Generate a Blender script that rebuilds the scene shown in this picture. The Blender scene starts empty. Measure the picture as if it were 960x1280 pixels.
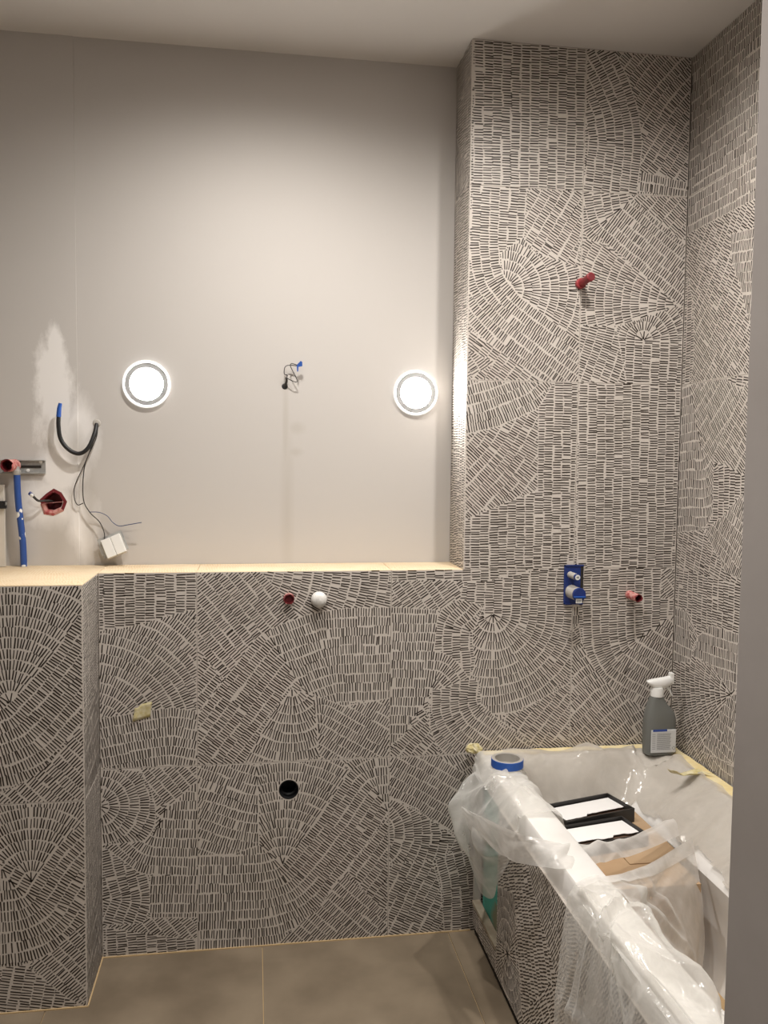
import bpy, bmesh, math, random
import numpy as np
from mathutils import Vector, Matrix
random.seed(7); rng = np.random.default_rng(7)
scene = bpy.context.scene
C = scene.collection

# ------------------------------------------------------------------ camera
F_PX = 1060.86
CAM = np.array([-1.380, -2.6179, 1.5468])
YAW, PITCH, ROLL = -0.1516, -0.0644, 0.0103
FW = np.array([-math.sin(YAW)*math.cos(PITCH), math.cos(YAW)*math.cos(PITCH), math.sin(PITCH)])
_r = np.array([math.cos(YAW), math.sin(YAW), 0.]); _u = np.cross(_r, FW)
RT = _r*math.cos(ROLL) + _u*math.sin(ROLL); UP = -_r*math.sin(ROLL) + _u*math.cos(ROLL)
cd = bpy.data.cameras.new('camera'); cam = bpy.data.objects.new('camera', cd); C.objects.link(cam)
cd.sensor_fit = 'HORIZONTAL'; cd.sensor_width = 36.0; cd.lens = F_PX/960*36; cd.clip_start = .02
cam.matrix_world = Matrix(((RT[0], UP[0], -FW[0], CAM[0]), (RT[1], UP[1], -FW[1], CAM[1]), (RT[2], UP[2], -FW[2], CAM[2]), (0, 0, 0, 1)))
scene.camera = cam

def hit(px, py, ax, v):
    """photo pixel -> point where its ray meets the plane  axis ax = v"""
    d = FW + (px-480)/F_PX*RT - (py-640)/F_PX*UP
    return CAM + (v-CAM[ax])/d[ax]*d

# room measures (metres), solved from the photograph's tile lattice (0.6 m tiles)
XJ, Z1, H = -0.354, 1.1923, 2.8297       # a vertical joint, ledge height, ceiling
XC, D = -0.7217, 0.1987                  # left edge of the full-height part, depth of the recess
XB, PB = -1.8432, 0.2339                 # edge and projection of the low block at the left
RIM = 0.60                               # bathtub rim
XL, YF = -3.1, -3.7                      # room's left wall and front wall (out of view)
TX_OUT = -.68
XS, YS = -0.692, -1.50                   # wall end at the tub's foot

# ------------------------------------------------------------------ world, lights, exposure
w = bpy.data.worlds.new('world'); scene.world = w; w.use_nodes = True
w.node_tree.nodes['Background'].inputs[0].default_value = (.8, .85, 1, 1)
w.node_tree.nodes['Background'].inputs[1].default_value = 0.0
scene.view_settings.view_transform = 'Standard'; scene.view_settings.look = 'None'
scene.view_settings.gamma = 1.0; scene.view_settings.use_curve_mapping = False
scene.view_settings.exposure = 2.62
LAMP_E = 27.0          # wall lights: radiance of the diffuser
# ceiling downlights: (x, y, watts); the third is an added fill light
SPOTS = [(-1.33, -0.52, 15.0), (-0.50, -0.80, 15.0), (-1.40, -1.75, 13.0)]
SPOT_COL = (1.0, 0.95, 0.895)
def downlight_lamp(x, y, watts, parent):
    l = bpy.data.lights.new('downlight_beam', 'SPOT'); l.energy = watts; l.color = SPOT_COL
    l.spot_size = math.radians(164); l.spot_blend = 1.0; l.shadow_soft_size = .035
    o = bpy.data.objects.new('downlight_beam', l); C.objects.link(o); o.location = (0, 0, -.012); o.parent = parent
    return o

# ------------------------------------------------------------------ materials
def mat(name, col, rough=.6, spec=.5, noise=None, bump=None, metal=0, coat=0, emit=None, trans=0):
    """noise = (scale, second colour, low, high [, detail]) ; bump = (scale, strength, distance)"""
    m = bpy.data.materials.new(name); m.use_nodes = True; nt = m.node_tree; b = nt.nodes['Principled BSDF']
    b.inputs['Base Color'].default_value = (*col, 1); b.inputs['Roughness'].default_value = rough
    b.inputs['Specular IOR Level'].default_value = spec; b.inputs['Metallic'].default_value = metal
    b.inputs['Coat Weight'].default_value = coat; b.inputs['Transmission Weight'].default_value = trans
    g = nt.nodes.new('ShaderNodeNewGeometry')
    if noise:
        n = nt.nodes.new('ShaderNodeTexNoise'); n.inputs['Scale'].default_value = noise[0]
        n.inputs['Detail'].default_value = noise[4] if len(noise) > 4 else 5
        nt.links.new(g.outputs['Position'], n.inputs['Vector'])
        r = nt.nodes.new('ShaderNodeValToRGB'); e = r.color_ramp.elements
        e[0].position = noise[2]; e[1].position = noise[3]; e[0].color = (*col, 1); e[1].color = (*noise[1], 1)
        nt.links.new(n.outputs['Fac'], r.inputs['Fac']); nt.links.new(r.outputs['Color'], b.inputs['Base Color'])
    if bump:
        n2 = nt.nodes.new('ShaderNodeTexNoise'); n2.inputs['Scale'].default_value = bump[0]; n2.inputs['Detail'].default_value = 4
        nt.links.new(g.outputs['Position'], n2.inputs['Vector'])
        bp = nt.nodes.new('ShaderNodeBump'); bp.inputs['Strength'].default_value = bump[1]; bp.inputs['Distance'].default_value = bump[2]
        nt.links.new(n2.outputs['Fac'], bp.inputs['Height']); nt.links.new(bp.outputs['Normal'], b.inputs['Normal'])
    if emit:
        b.inputs['Emission Color'].default_value = (*emit[0], 1); b.inputs['Emission Strength'].default_value = emit[1]
    return m
TILE = mat('tile_glaze', (.57, .522, .472), .42, .4, (5, (.615, .567, .52), .35, .7))
DASH = mat('tile_print', (.040, .031, .025), .5, .3)
GROUT = mat('grout', (.30, .26, .22), .9)
LEDGE = mat('dusty_tile', (.66, .50, .31), .8, .2, (9, (.74, .60, .42), .35, .65), (60, .3, .002))
LEDGED = mat('dusty_print', (.74, .62, .45), .9, .1)
CEIL = mat('ceiling_paint', (.66, .635, .61), .8, .2, None, (30, .05, .002))
PAINT2 = mat('paint_plain', (.58, .55, .52), .8, .2, None, (40, .06, .002))
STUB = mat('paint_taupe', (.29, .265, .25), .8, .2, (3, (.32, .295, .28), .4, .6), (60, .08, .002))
CORE = mat('wall_core', (.35, .31, .27), .9)
FLOORT = mat('floor_tile', (.158, .122, .083), .5, .4, (3.4, (.265, .212, .150), .36, .66, 10), (14, .04, .002))
FGROUT = mat('floor_grout', (.55, .40, .22), .9)
WHITE = mat('white_plastic', (.80, .80, .78), .35)
LAMPW = mat('lamp_white', (.85, .85, .85), .4, .5)
RINGE = mat('lamp_ring_glow', (.9, .9, .9), .3, emit=((1, .99, .97), .13))
GROOVE = mat('lamp_groove', (.30, .30, .30), .6)
GLOW = mat('lamp_diffuser_glow', (.9, .9, .9), .4, emit=((1.0, .97, .92), LAMP_E))
SPOTG = mat('downlight_glow', (.9, .9, .9), .4, emit=((1.0, .92, .82), 30))
RED = mat('red_plastic', (.27, .018, .026), .45, .5, (40, (.36, .05, .055), .45, .75))
REDD = mat('dark_red', (.16, .012, .018), .55)
PINK = mat('plaster_pink', (.58, .30, .27), .85, .2, (60, (.42, .09, .09), .45, .6))
BLUE = mat('blue_plastic', (.010, .030, .17), .4, .5)
BLUET = mat('blue_tape', (.014, .085, .38), .6)
BLUEP = mat('blue_conduit', (.022, .075, .30), .5, .5, (22, (.85, .85, .83), .625, .64, 2))
GREYP = mat('grey_plastic', (.50, .47, .43), .5)
BLACK = mat('black_rubber', (.012, .012, .013), .5)
WIRE = mat('dark_wire', (.035, .032, .03), .5)
WIREB = mat('blue_wire', (.04, .06, .16), .5)
STEEL = mat('galvanised_steel', (.45, .45, .43), .45, .5, (50, (.33, .33, .32), .4, .6), metal=.15)
CAP = mat('white_cap', (.74, .73, .70), .55, .4, (70, (.50, .49, .47), .55, .8))
YTAPE = mat('masking_tape', (.74, .60, .30), .7, .3, (25, (.80, .70, .44), .4, .65))
YTAPEC = mat('masking_tape_worn', (.55, .47, .22), .7, .3, (60, (.66, .60, .40), .4, .6))
TAPEF = mat('tape_side', (.36, .34, .31), .6)
TUB = mat('tub_acrylic', (.80, .785, .76), .35, .5, (9, (.74, .715, .68), .45, .75))
CARD = mat('cardboard', (.40, .27, .16), .85, .2, (7, (.45, .32, .20), .4, .65))
CARDP = mat('cardboard_floor', (.50, .35, .19), .85, .2, (5, (.56, .41, .25), .4, .65))
BOXK = mat('black_board', (.022, .020, .019), .5)
BOXI = mat('brown_board', (.115, .068, .045), .7)
PAPER = mat('white_card', (.86, .85, .84), .7)
BOTTLE = mat('bottle_grey', (.15, .155, .145), .38, .5)
LABEL = mat('label_paper', (.60, .61, .62), .5, .4)
LABELD = mat('label_print', (.16, .17, .18), .6)
BLUEI = mat('label_blue', (.03, .07, .32), .6)
TEAL = mat('teal_board', (.07, .33, .27), .75, .3, (6, (.20, .21, .14), .50, .60, 3))
WOOD = mat('pale_batten', (.42, .36, .28), .7, .3, (18, (.34, .28, .21), .4, .6))
DARK = mat('dark_gap', (.02, .016, .013), .9)

def painted_wall_material():
    """light grey paint with filler patches, smudges and a grey streak below the middle cable"""
    m = mat('wall_paint', (.60, .572, .54), .78, .2, None, (35, .07, .002)); nt = m.node_tree; L = nt.links.new
    N = nt.nodes.new; b = nt.nodes['Principled BSDF']; g = N('ShaderNodeNewGeometry')
    nz = N('ShaderNodeTexNoise'); nz.inputs['Scale'].default_value = 9; nz.inputs['Detail'].default_value = 7; nz.inputs['Roughness'].default_value = .65
    st = N('ShaderNodeVectorMath'); st.operation = 'MULTIPLY'; st.inputs[1].default_value = (1.6, 1, .75)
    L(g.outputs['Position'], st.inputs[0]); L(st.outputs[0], nz.inputs['Vector'])
    def M(op, a, c):
        n = N('ShaderNodeMath'); n.operation = op; n.use_clamp = False
        for i, v in ((0, a), (1, c)):
            if isinstance(v, (int, float)): n.inputs[i].default_value = v
            else: L(v, n.inputs[i])
        return n.outputs[0]
    nzc = M('SUBTRACT', nz.outputs['Fac'], .5)
    def blob(cx, cz, rx, rz, amp, soft):
        s = N('ShaderNodeVectorMath'); s.operation = 'SUBTRACT'; s.inputs[1].default_value = (cx, 0, cz); L(g.outputs['Position'], s.inputs[0])
        k = N('ShaderNodeVectorMath'); k.operation = 'MULTIPLY'; k.inputs[1].default_value = (1/rx, 0, 1/rz); L(s.outputs[0], k.inputs[0])
        le = N('ShaderNodeVectorMath'); le.operation = 'LENGTH'; L(k.outputs[0], le.inputs[0])
        d = M('ADD', le.outputs['Value'], M('MULTIPLY', nzc, amp))
        r = N('ShaderNodeMapRange'); r.inputs['From Min'].default_value = 1+soft; r.inputs['From Max'].default_value = 1-soft
        L(d, r.inputs['Value']); return r.outputs[0]
    pl = None
    for px, py, rx, rz, amp, soft in PATCHES:
        c = hit(px, py, 1, D)
        o = blob(c[0], c[2], rx, rz, amp, soft)
        pl = o if pl is None else M('MAXIMUM', pl, o)
    mix = N('ShaderNodeMixRGB'); mix.inputs[1].default_value = (.56, .535, .51, 1); mix.inputs[2].default_value = (.84, .82, .80, 1)
    L(M('MULTIPLY', pl, 1.0), mix.inputs[0])
    gr = None
    for px, py, rx, rz, amp, soft in SMUDGES:
        c = hit(px, py, 1, D); o = blob(c[0], c[2], rx, rz, amp, soft)
        gr = o if gr is None else M('MAXIMUM', gr, o)
    mix2 = N('ShaderNodeMixRGB'); mix2.inputs[2].default_value = (.47, .44, .40, 1); L(mix.outputs[0], mix2.inputs[1])
    L(M('MULTIPLY', gr, .55), mix2.inputs[0]); L(mix2.outputs[0], b.inputs['Base Color'])
    return m
PATCHES = [(72, 500, .060, .19, 2.2, .22), (70, 430, .028, .075, 2.4, .25), (98, 540, .055, .10, 1.6, .4), (80, 585, .07, .09, 1.5, .3), (63, 628, .085, .07, 1.2, .35), (104, 655, .04, .10, 1.8, .4)]
SMUDGES = [(357, 530, .009, .14, .5, .5), (359, 640, .016, .20, .9, .8), (371, 535, .022, .016, 1.2, .6), (369, 565, .022, .012, 1.2, .6), (95, 560, .02, .06, 1.5, .6), (112, 640, .018, .11, 1.5, .7), (70, 680, .03, .07, 1.6, .8)]
PAINT = painted_wall_material()

def plastic_material(name, dens, tint):
    m = bpy.data.materials.new(name); m.use_nodes = True; nt = m.node_tree; nt.nodes.clear(); N = nt.nodes.new; L = nt.links.new
    out = N('ShaderNodeOutputMaterial'); tr = N('ShaderNodeBsdfTransparent'); tr.inputs[0].default_value = (.97, .965, .95, 1)
    df = N('ShaderNodeBsdfDiffuse'); df.inputs[0].default_value = (*tint, 1)
    tl = N('ShaderNodeBsdfTranslucent'); tl.inputs[0].default_value = (*tint, 1)
    gl = N('ShaderNodeBsdfGlossy'); gl.inputs['Roughness'].default_value = .11
    mx = N('ShaderNodeMixShader'); mx.inputs[0].default_value = .4; L(df.outputs[0], mx.inputs[1]); L(tl.outputs[0], mx.inputs[2])
    g = N('ShaderNodeNewGeometry'); nz = N('ShaderNodeTexNoise'); nz.inputs['Scale'].default_value = 9; nz.inputs['Detail'].default_value = 6; nz.inputs['Distortion'].default_value = 1.2
    L(g.outputs['Position'], nz.inputs['Vector'])
    mr = N('ShaderNodeMapRange'); mr.inputs['From Min'].default_value = .3; mr.inputs['From Max'].default_value = .7; mr.inputs['To Min'].default_value = dens-.13; mr.inputs['To Max'].default_value = dens+.13
    L(nz.outputs['Fac'], mr.inputs['Value'])
    lw0 = N('ShaderNodeLayerWeight'); lw0.inputs['Blend'].default_value = .5
    p0 = N('ShaderNodeMath'); p0.operation = 'POWER'; p0.inputs[1].default_value = 2.2; L(lw0.outputs['Facing'], p0.inputs[0])
    ad = N('ShaderNodeMath'); ad.operation = 'MULTIPLY_ADD'; ad.inputs[1].default_value = .55; ad.use_clamp = True; L(p0.outputs[0], ad.inputs[0]); L(mr.outputs[0], ad.inputs[2])
    m1 = N('ShaderNodeMixShader'); L(ad.outputs[0], m1.inputs[0]); L(tr.outputs[0], m1.inputs[1]); L(mx.outputs[0], m1.inputs[2])
    lw = N('ShaderNodeLayerWeight'); lw.inputs['Blend'].default_value = .5
    pw = N('ShaderNodeMath'); pw.operation = 'POWER'; pw.inputs[1].default_value = 3.5; L(lw.outputs['Facing'], pw.inputs[0])
    fr = N('ShaderNodeMath'); fr.operation = 'MULTIPLY_ADD'; fr.inputs[1].default_value = .35; fr.inputs[2].default_value = .05; L(pw.outputs[0], fr.inputs[0])
    m2 = N('ShaderNodeMixShader'); L(fr.outputs[0], m2.inputs[0]); L(m1.outputs[0], m2.inputs[1]); L(gl.outputs[0], m2.inputs[2])
    bp = N('ShaderNodeBump'); bp.inputs['Strength'].default_value = .45; bp.inputs['Distance'].default_value = .004
    nb = N('ShaderNodeTexNoise'); nb.inputs['Scale'].default_value = 17; nb.inputs['Detail'].default_value = 3; nb.inputs['Distortion'].default_value = 2.5
    L(g.outputs['Position'], nb.inputs['Vector']); L(nb.outputs['Fac'], bp.inputs['Height'])
    for n in (gl, df): L(bp.outputs[0], n.inputs['Normal'])
    L(m2.outputs[0], out.inputs[0]); return m
FILM = plastic_material('plastic_film', .36, (.86, .85, .82))
FILMG = plastic_material('plastic_film_grey_shaded', .62, (.66, .62, .565))  # greyer film: shade inside the tub is put into its tint
FILMD = plastic_material('plastic_film_folded', .52, (.88, .87, .85))

# ------------------------------------------------------------------ mesh helpers
class MB:
    def __init__(s): s.v = []; s.f = []; s.m = []
    def add(s, vs, fs, mi=0):
        o = len(s.v); s.v += [tuple(map(float, q)) for q in vs]; s.f += [tuple(i+o for i in f) for f in fs]; s.m += [mi]*len(fs); return s
    def box(s, a, b, mi=0):
        x0, y0, z0 = a; x1, y1, z1 = b
        return s.add([(x0, y0, z0), (x1, y0, z0), (x1, y1, z0), (x0, y1, z0), (x0, y0, z1), (x1, y0, z1), (x1, y1, z1), (x0, y1, z1)],
                     [(0, 3, 2, 1), (4, 5, 6, 7), (0, 1, 5, 4), (1, 2, 6, 5), (2, 3, 7, 6), (3, 0, 4, 7)], mi)
    def loft(s, rings, mi=0, caps=(True, True), closed=True):
        n = len(rings[0]); vs = [p for r in rings for p in r]; fs = []
        for i in range(len(rings)-1):
            for j in range(n if closed else n-1):
                k = (j+1) % n; fs.append((i*n+j, i*n+k, (i+1)*n+k, (i+1)*n+j))
        if caps[0]: fs.append(tuple(range(n-1, -1, -1)))
        if caps[1]: fs.append(tuple((len(rings)-1)*n+j for j in range(n)))
        return s.add(vs, fs, mi)
    def lathe(s, prof, origin, axis, mi=0, n=32, caps=(False, False)):
        """prof = [(radius, along axis)]"""
        ax = Vector(axis).normalized(); t = Vector((0, 0, 1)) if abs(ax.z) < .9 else Vector((1, 0, 0))
        e1 = ax.cross(t).normalized(); e2 = ax.cross(e1); o = Vector(origin)
        rings = [[tuple(o+ax*h+(e1*math.cos(2*math.pi*j/n)+e2*math.sin(2*math.pi*j/n))*max(r, 1e-5)) for j in range(n)] for r, h in prof]
        return s.loft(rings, mi, caps)
    def tube(s, pts, r, mi=0, n=10, smooth=True, caps=(True, True)):
        P = catmull(pts, 8) if smooth and len(pts) > 2 else [Vector(p) for p in pts]
        rs = r if callable(r) else (lambda t: r)
        rings = []; up = None
        for i, q in enumerate(P):
            tg = (P[min(i+1, len(P)-1)]-P[max(i-1, 0)]).normalized()
            if up is None: up = tg.cross(Vector((.3, .2, .9))).normalized()
            e1 = (up-tg*up.dot(tg)).normalized(); up = e1; e2 = tg.cross(e1); rr = rs(i/(len(P)-1))
            rings.append([tuple(q+(e1*math.cos(2*math.pi*j/n)+e2*math.sin(2*math.pi*j/n))*rr) for j in range(n)])
        return s.loft(rings, mi, caps)
    def grid(s, P, mi=0):
        """P = array (nu, nv, 3)"""
        nu, nv = P.shape[:2]
        return s.add(P.reshape(-1, 3).tolist(), [(i*nv+j, (i+1)*nv+j, (i+1)*nv+j+1, i*nv+j+1) for i in range(nu-1) for j in range(nv-1)], mi)
    def build(s, name, mats, parent=None, smooth=False, bevel=0, solid=0):
        me = bpy.data.meshes.new(name); me.from_pydata(s.v, [], s.f); me.update()
        for m in (mats if isinstance(mats, (list, tuple)) else [mats]): me.materials.append(m)
        me.polygons.foreach_set('material_index', s.m)
        if smooth: me.polygons.foreach_set('use_smooth', [True]*len(me.polygons))
        o = bpy.data.objects.new(name, me); C.objects.link(o)
        if parent is not None: o.parent = parent; o.matrix_parent_inverse = Matrix.Translation(-Vector(parent.location)) if parent.type == 'EMPTY' and parent.rotation_euler.z == 0 else Matrix()
        if bevel:
            b = o.modifiers.new('bevel', 'BEVEL'); b.width = bevel; b.segments = 2; b.limit_method = 'ANGLE'
        if solid:
            q = o.modifiers.new('solid', 'SOLIDIFY'); q.thickness = solid; q.offset = 0
        if smooth and not solid:
            me.set_sharp_from_angle(angle=math.radians(40))
        return o
def catmull(pts, k):
    P = [Vector(p) for p in pts]; P = [P[0]*2-P[1]]+P+[P[-1]*2-P[-2]]; out = []
    for i in range(1, len(P)-2):
        a, b, c, d = P[i-1:i+3]
        for j in range(k):
            t = j/k; out.append(.5*((2*b)+(c-a)*t+(2*a-5*b+4*c-d)*t*t+(3*b-a-3*c+d)*t**3))
    out.append(P[-2]); return out
def empty(name, loc, label=None, cat=None, group=None):
    o = bpy.data.objects.new(name, None); C.objects.link(o); o.location = loc; o.empty_display_size = .05
    return tag(o, label, cat, group)
def tag(o, label=None, cat=None, group=None, kind=None):
    if label: o['label'] = label
    if cat: o['category'] = cat
    if group: o['group'] = group
    if kind: o['kind'] = kind
    return o
def panel_with_holes(mb, u0, u1, v0, v1, holes, to3, mi=0):
    """flat rectangle with round holes: each hole sits in a square cell of a grid"""
    us = {u0, u1}; vs = {v0, v1}
    for cu, cv, r in holes:
        us |= {cu-1.25*r, cu+1.25*r}; vs |= {cv-1.25*r, cv+1.25*r}
    us = sorted(us); vs = sorted(vs)
    for a, b in zip(us, us[1:]):
        for c, d in zip(vs, vs[1:]):
            h = [q for q in holes if a < q[0] < b and c < q[1] < d]
            if not h: mb.add([to3(a, c), to3(b, c), to3(b, d), to3(a, d)], [(0, 1, 2, 3)], mi); continue
            cu, cv, r = h[0]; n = 32; ring = []; sq = []
            for j in range(n):
                t = 2*math.pi*j/n+math.pi/4; x, y = math.cos(t), math.sin(t); k = 1.25*r/max(abs(x), abs(y))
                ring.append(to3(cu+r*x, cv+r*y)); sq.append(to3(cu+k*x, cv+k*y))
            mb.add(sq+ring, [(j, (j+1) % n, n+(j+1) % n, n+j) for j in range(n)], mi)

# ------------------------------------------------------------------ the tile print
ROW, PIT, WID = .0298, .0082, .0036
CROPS = dict(A=(100, 720, 260/960), B=(340, 720, 260/960), Q=(100, 940, 260/960), S=(340, 940, 260/960), K=(570, 40, 300/960), M=(570, 300, 300/960),
             L=(570, 560, 300/960), E=(480, 720, .25), F=(700, 700, 230/960), G=(0, 720, 130/960), I=(0, 1000, 140/640),
             R1=(840, 60, 110/542), R2=(840, 280, 110/542), R3=(840, 460, 110/542), T=(570, 1060, 130/756))
class Plane:
    """a tiled plane: local (u, v) in metres, outward normal n"""
    def __init__(s, ax, val, sign):
        s.ax, s.val, s.sign = ax, val, sign                   # sign: direction of the outward normal on axis ax
        s.ua = 0 if ax == 1 else 1
    def uv(s, crop, pts):
        x0, y0, k = CROPS[crop]; o = []
        for a, b in pts:
            p = hit(x0+a*k, y0+b*k, s.ax, s.val); o.append((p[s.ua], p[2]))
        return np.array(o)
    def p3(s, u, v, h=0.):
        r = [0, 0, v]; r[s.ax] = s.val+s.sign*h; r[s.ua] = u; return tuple(r)
def inside(poly, P):
    x, y = P[:, 0], P[:, 1]; r = np.zeros(len(P), bool); n = len(poly)
    for i in range(n):
        x1, y1 = poly[i]; x2, y2 = poly[(i+1) % n]
        if y1 == y2: continue
        r ^= ((y1 > y) != (y2 > y)) & (x < (x2-x1)*(y-y1)/(y2-y1)+x1)
    return r
def dash_rows(guide, rect, turn=False):
    """centres, directions and lengths of dashes laid in rows that run parallel to the guide line (or ring a point)"""
    u0, u1, v0, v1 = rect; cx, cy = (u0+u1)/2, (v0+v1)/2; rad = math.hypot(u1-u0, v1-v0)/2+.03; out = []
    if len(guide) == 1:
        g = guide[0]; dist = math.hypot(g[0]-cx, g[1]-cy)
        for k in range(int(max(0, dist-rad)/ROW), int((dist+rad)/ROW)+1):
            rm = (k+.5)*ROW; n = max(5, int(2*math.pi*rm/PIT)); t = (np.arange(n)+rng.random())*2*math.pi/n
            nn = np.stack([np.cos(t), np.sin(t)], 1); out.append((g+nn*rm, nn))
    else:
        G = np.array([q[:] for q in catmull([(a, b, 0) for a, b in guide], 24)])[:, :2]
        e0 = (G[0]-G[1])/np.linalg.norm(G[0]-G[1]); e1 = (G[-1]-G[-2])/np.linalg.norm(G[-1]-G[-2])
        G = np.vstack([G[0]+e0*1.5, G] + ([] if turn else [G[-1]+e1*1.5]))
        s = np.r_[0, np.cumsum(np.linalg.norm(np.diff(G, axis=0), axis=1))]; q = np.arange(0, s[-1], .004)
        G = np.stack([np.interp(q, s, G[:, 0]), np.interp(q, s, G[:, 1])], 1)
        G = G[np.hypot(G[:, 0]-cx, G[:, 1]-cy) < 2*rad+.25]
        if len(G) < 3: return out
        T = np.gradient(G, axis=0)
        for _ in range(3): T[1:-1] = (T[:-2]+T[1:-1]+T[2:])/3
        T /= np.linalg.norm(T, axis=1)[:, None]; Nn = np.stack([-T[:, 1], T[:, 0]], 1)
        if turn:                                                # rows swing round the free end of the line
            an = np.linspace(0, math.pi, 70)[1:]; t_, n_ = T[-1], Nn[-1]
            Nn = np.vstack([Nn, np.cos(an)[:, None]*n_+np.sin(an)[:, None]*t_]); G = np.vstack([G, np.repeat(G[-1:], len(an), 0)])
        for k in range(-26, 26):
            d = (k+.5)*ROW; Pd = G+Nn*d
            keep = np.hypot(Pd[:, 0]-cx, Pd[:, 1]-cy) < rad
            if turn and d < 0: keep[-69:] = False
            if not keep.any(): continue
            dd = np.sqrt(((Pd[keep][:, None, :]-G[None, :, :])**2).sum(2)).min(1)
            idx = np.where(keep)[0][dd > abs(d)-.0008]
            if len(idx) < 2: continue
            sl = np.r_[0, np.cumsum(np.minimum(np.linalg.norm(np.diff(Pd[idx], axis=0), axis=1), .05))]
            qq = np.arange(rng.random()*PIT, sl[-1], PIT)
            c = np.stack([np.interp(qq, sl, Pd[idx, 0]), np.interp(qq, sl, Pd[idx, 1])], 1)
            nn = np.stack([np.interp(qq, sl, Nn[idx, 0]), np.interp(qq, sl, Nn[idx, 1])], 1); nn /= np.linalg.norm(nn, axis=1)[:, None]
            out.append((c, nn*(1 if d > 0 else -1)))
    return out
def print_quads(rect, regions, hole=None):
    """regions = [(polygon or None, guide)], first match wins"""
    u0, u1, v0, v1 = rect; quads = []; ts = np.linspace(-.5, .5, 9)
    for i, (poly, guide, *tu) in enumerate(regions):
        for c, nn in dash_rows(guide, rect, bool(tu and tu[0])):
            n = len(c)
            if n == 0: continue
            off = np.zeros(n); ln = np.zeros(n); j = 0
            while j < n:                                        # bunches of a few dashes share a small shift
                q = j+int(rng.integers(3, 9)); off[j:q] = rng.normal(0, .0015); ln[j:q] = ROW*rng.uniform(.86, .95); j = q
            off += rng.normal(0, .0006, n); ln += rng.normal(0, .0010, n)
            a = rng.normal(0, .035, n); nn = np.stack([nn[:, 0]-a*nn[:, 1], nn[:, 1]+a*nn[:, 0]], 1)
            cc = c+nn*off[:, None]+np.stack([-nn[:, 1], nn[:, 0]], 1)*rng.normal(0, .0008, n)[:, None]
            pts = (cc[:, None, :]+nn[:, None, :]*(ts[None, :, None]*ln[:, None, None])).reshape(-1, 2)
            ok = (pts[:, 0] > u0+.0006) & (pts[:, 0] < u1-.0006) & (pts[:, 1] > v0+.0006) & (pts[:, 1] < v1-.0006)
            if hole: ok &= np.hypot(pts[:, 0]-hole[0], pts[:, 1]-hole[1]) > hole[2]*1.06
            for kk in range(i):
                if regions[kk][0] is not None: ok &= ~inside(regions[kk][0], pts)
            if poly is not None: ok &= inside(poly, pts)
            ok = ok.reshape(n, 9)
            for m in range(n):
                o = ok[m]
                if not o.any(): continue
                best = (0, 0); st = None
                for z in range(10):
                    if z < 9 and o[z]: st = z if st is None else st
                    elif st is not None:
                        if z-st > best[1]-best[0]: best = (st, z)
                        st = None
                if best[1]-best[0] < 2 or rng.random() < .008: continue
                p0 = cc[m]+nn[m]*ln[m]*ts[best[0]]; p1 = cc[m]+nn[m]*ln[m]*ts[best[1]-1]
                w = WID*.5*rng.uniform(.78, 1.25); s = np.array([-nn[m][1], nn[m][0]])*w
                quads.append((p0-s, p1-s*.9, p1+s*.9, p0+s))
    return quads
THK = .009
def make_tile(parent, plane, rect, regions, mats=(TILE, DASH), hole=None, name='tile', gap=.0008):
    u0, u1, v0, v1 = rect; u0 += gap; u1 -= gap; v0 += gap; v1 -= gap; mb = MB(); p = plane.p3
    fr = [p(u0, v0), p(u1, v0), p(u1, v1), p(u0, v1)]; bk = [p(u0, v0, -THK), p(u1, v0, -THK), p(u1, v1, -THK), p(u0, v1, -THK)]
    side = [(0, 1, 5, 4), (1, 2, 6, 5), (2, 3, 7, 6), (3, 0, 4, 7)]
    if hole:
        panel_with_holes(mb, u0, u1, v0, v1, [hole], lambda a, b: p(a, b)); mb.add(fr+bk, side)
    else: mb.add(fr+bk, [(0, 1, 2, 3)]+side)
    vs = []; fs = []
    for q in print_quads((u0, u1, v0, v1), regions, hole):
        k = len(vs); vs += [p(a[0], a[1], .00035) for a in q]; fs.append((k, k+1, k+2, k+3))
    if vs: mb.add(vs, fs, 1)
    o = mb.build(name, list(mats), parent)
    me = o.data; bm = bmesh.new(); bm.from_mesh(me)
    want = Vector((0, 0, 0)); want[plane.ax] = plane.sign
    for f in bm.faces:
        if abs(f.normal[plane.ax]) > .9 and f.normal.dot(want) < 0: f.normal_flip()
    bm.to_mesh(me); bm.free()
    return o
def R(plane, spec):
    out = []
    for s in spec:
        crop, poly, guide = s; turn = crop.endswith('*'); crop = crop.rstrip('*')
        out.append((None if poly is None else plane.uv(crop, poly), plane.uv(crop, guide), turn))
    return out

# ================================================================== SETTING
# --- floor
flo = MB().box((XL, YF, -.06), (.2, .3, -.004)).build('floor', FGROUT); tag(flo, kind='structure')
fx = [-1.355+.6*k for k in range(-3, 3)]; fy = [0-.6*k for k in range(0, 7)]
for i in range(len(fx)):
    for j in range(len(fy)-1):
        x0, x1 = max(fx[i], XL), min(fx[i]+.6, 0); y1, y0 = fy[j], fy[j+1]
        if y0 < YF: y0 = YF
        if x1-x0 < .02 or y1-y0 < .02: continue
        o = MB().box((x0+.0012, y0+.0012, -.01), (x1-.0012, y1-.0012, 0)).build('floor_tile', FLOORT, bevel=.0006); o.parent = flo
for a_, b_ in (((XB, -.004, 0), (TX_OUT, -.0004, .0035)), ((XL, -PB-.004, 0), (XB+.003, -PB-.0004, .0035)), ((XB+.0004, -PB, 0), (XB+.004, -.004, .0035))):
    o = MB().box(a_, b_).build('grout_joint', FGROUT); o.parent = flo
# --- ceiling
cl = MB().box((XL-.1, YF-.1, H), (.3, .5, H+.1)).build('ceiling', CEIL); tag(cl, kind='structure')
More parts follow.
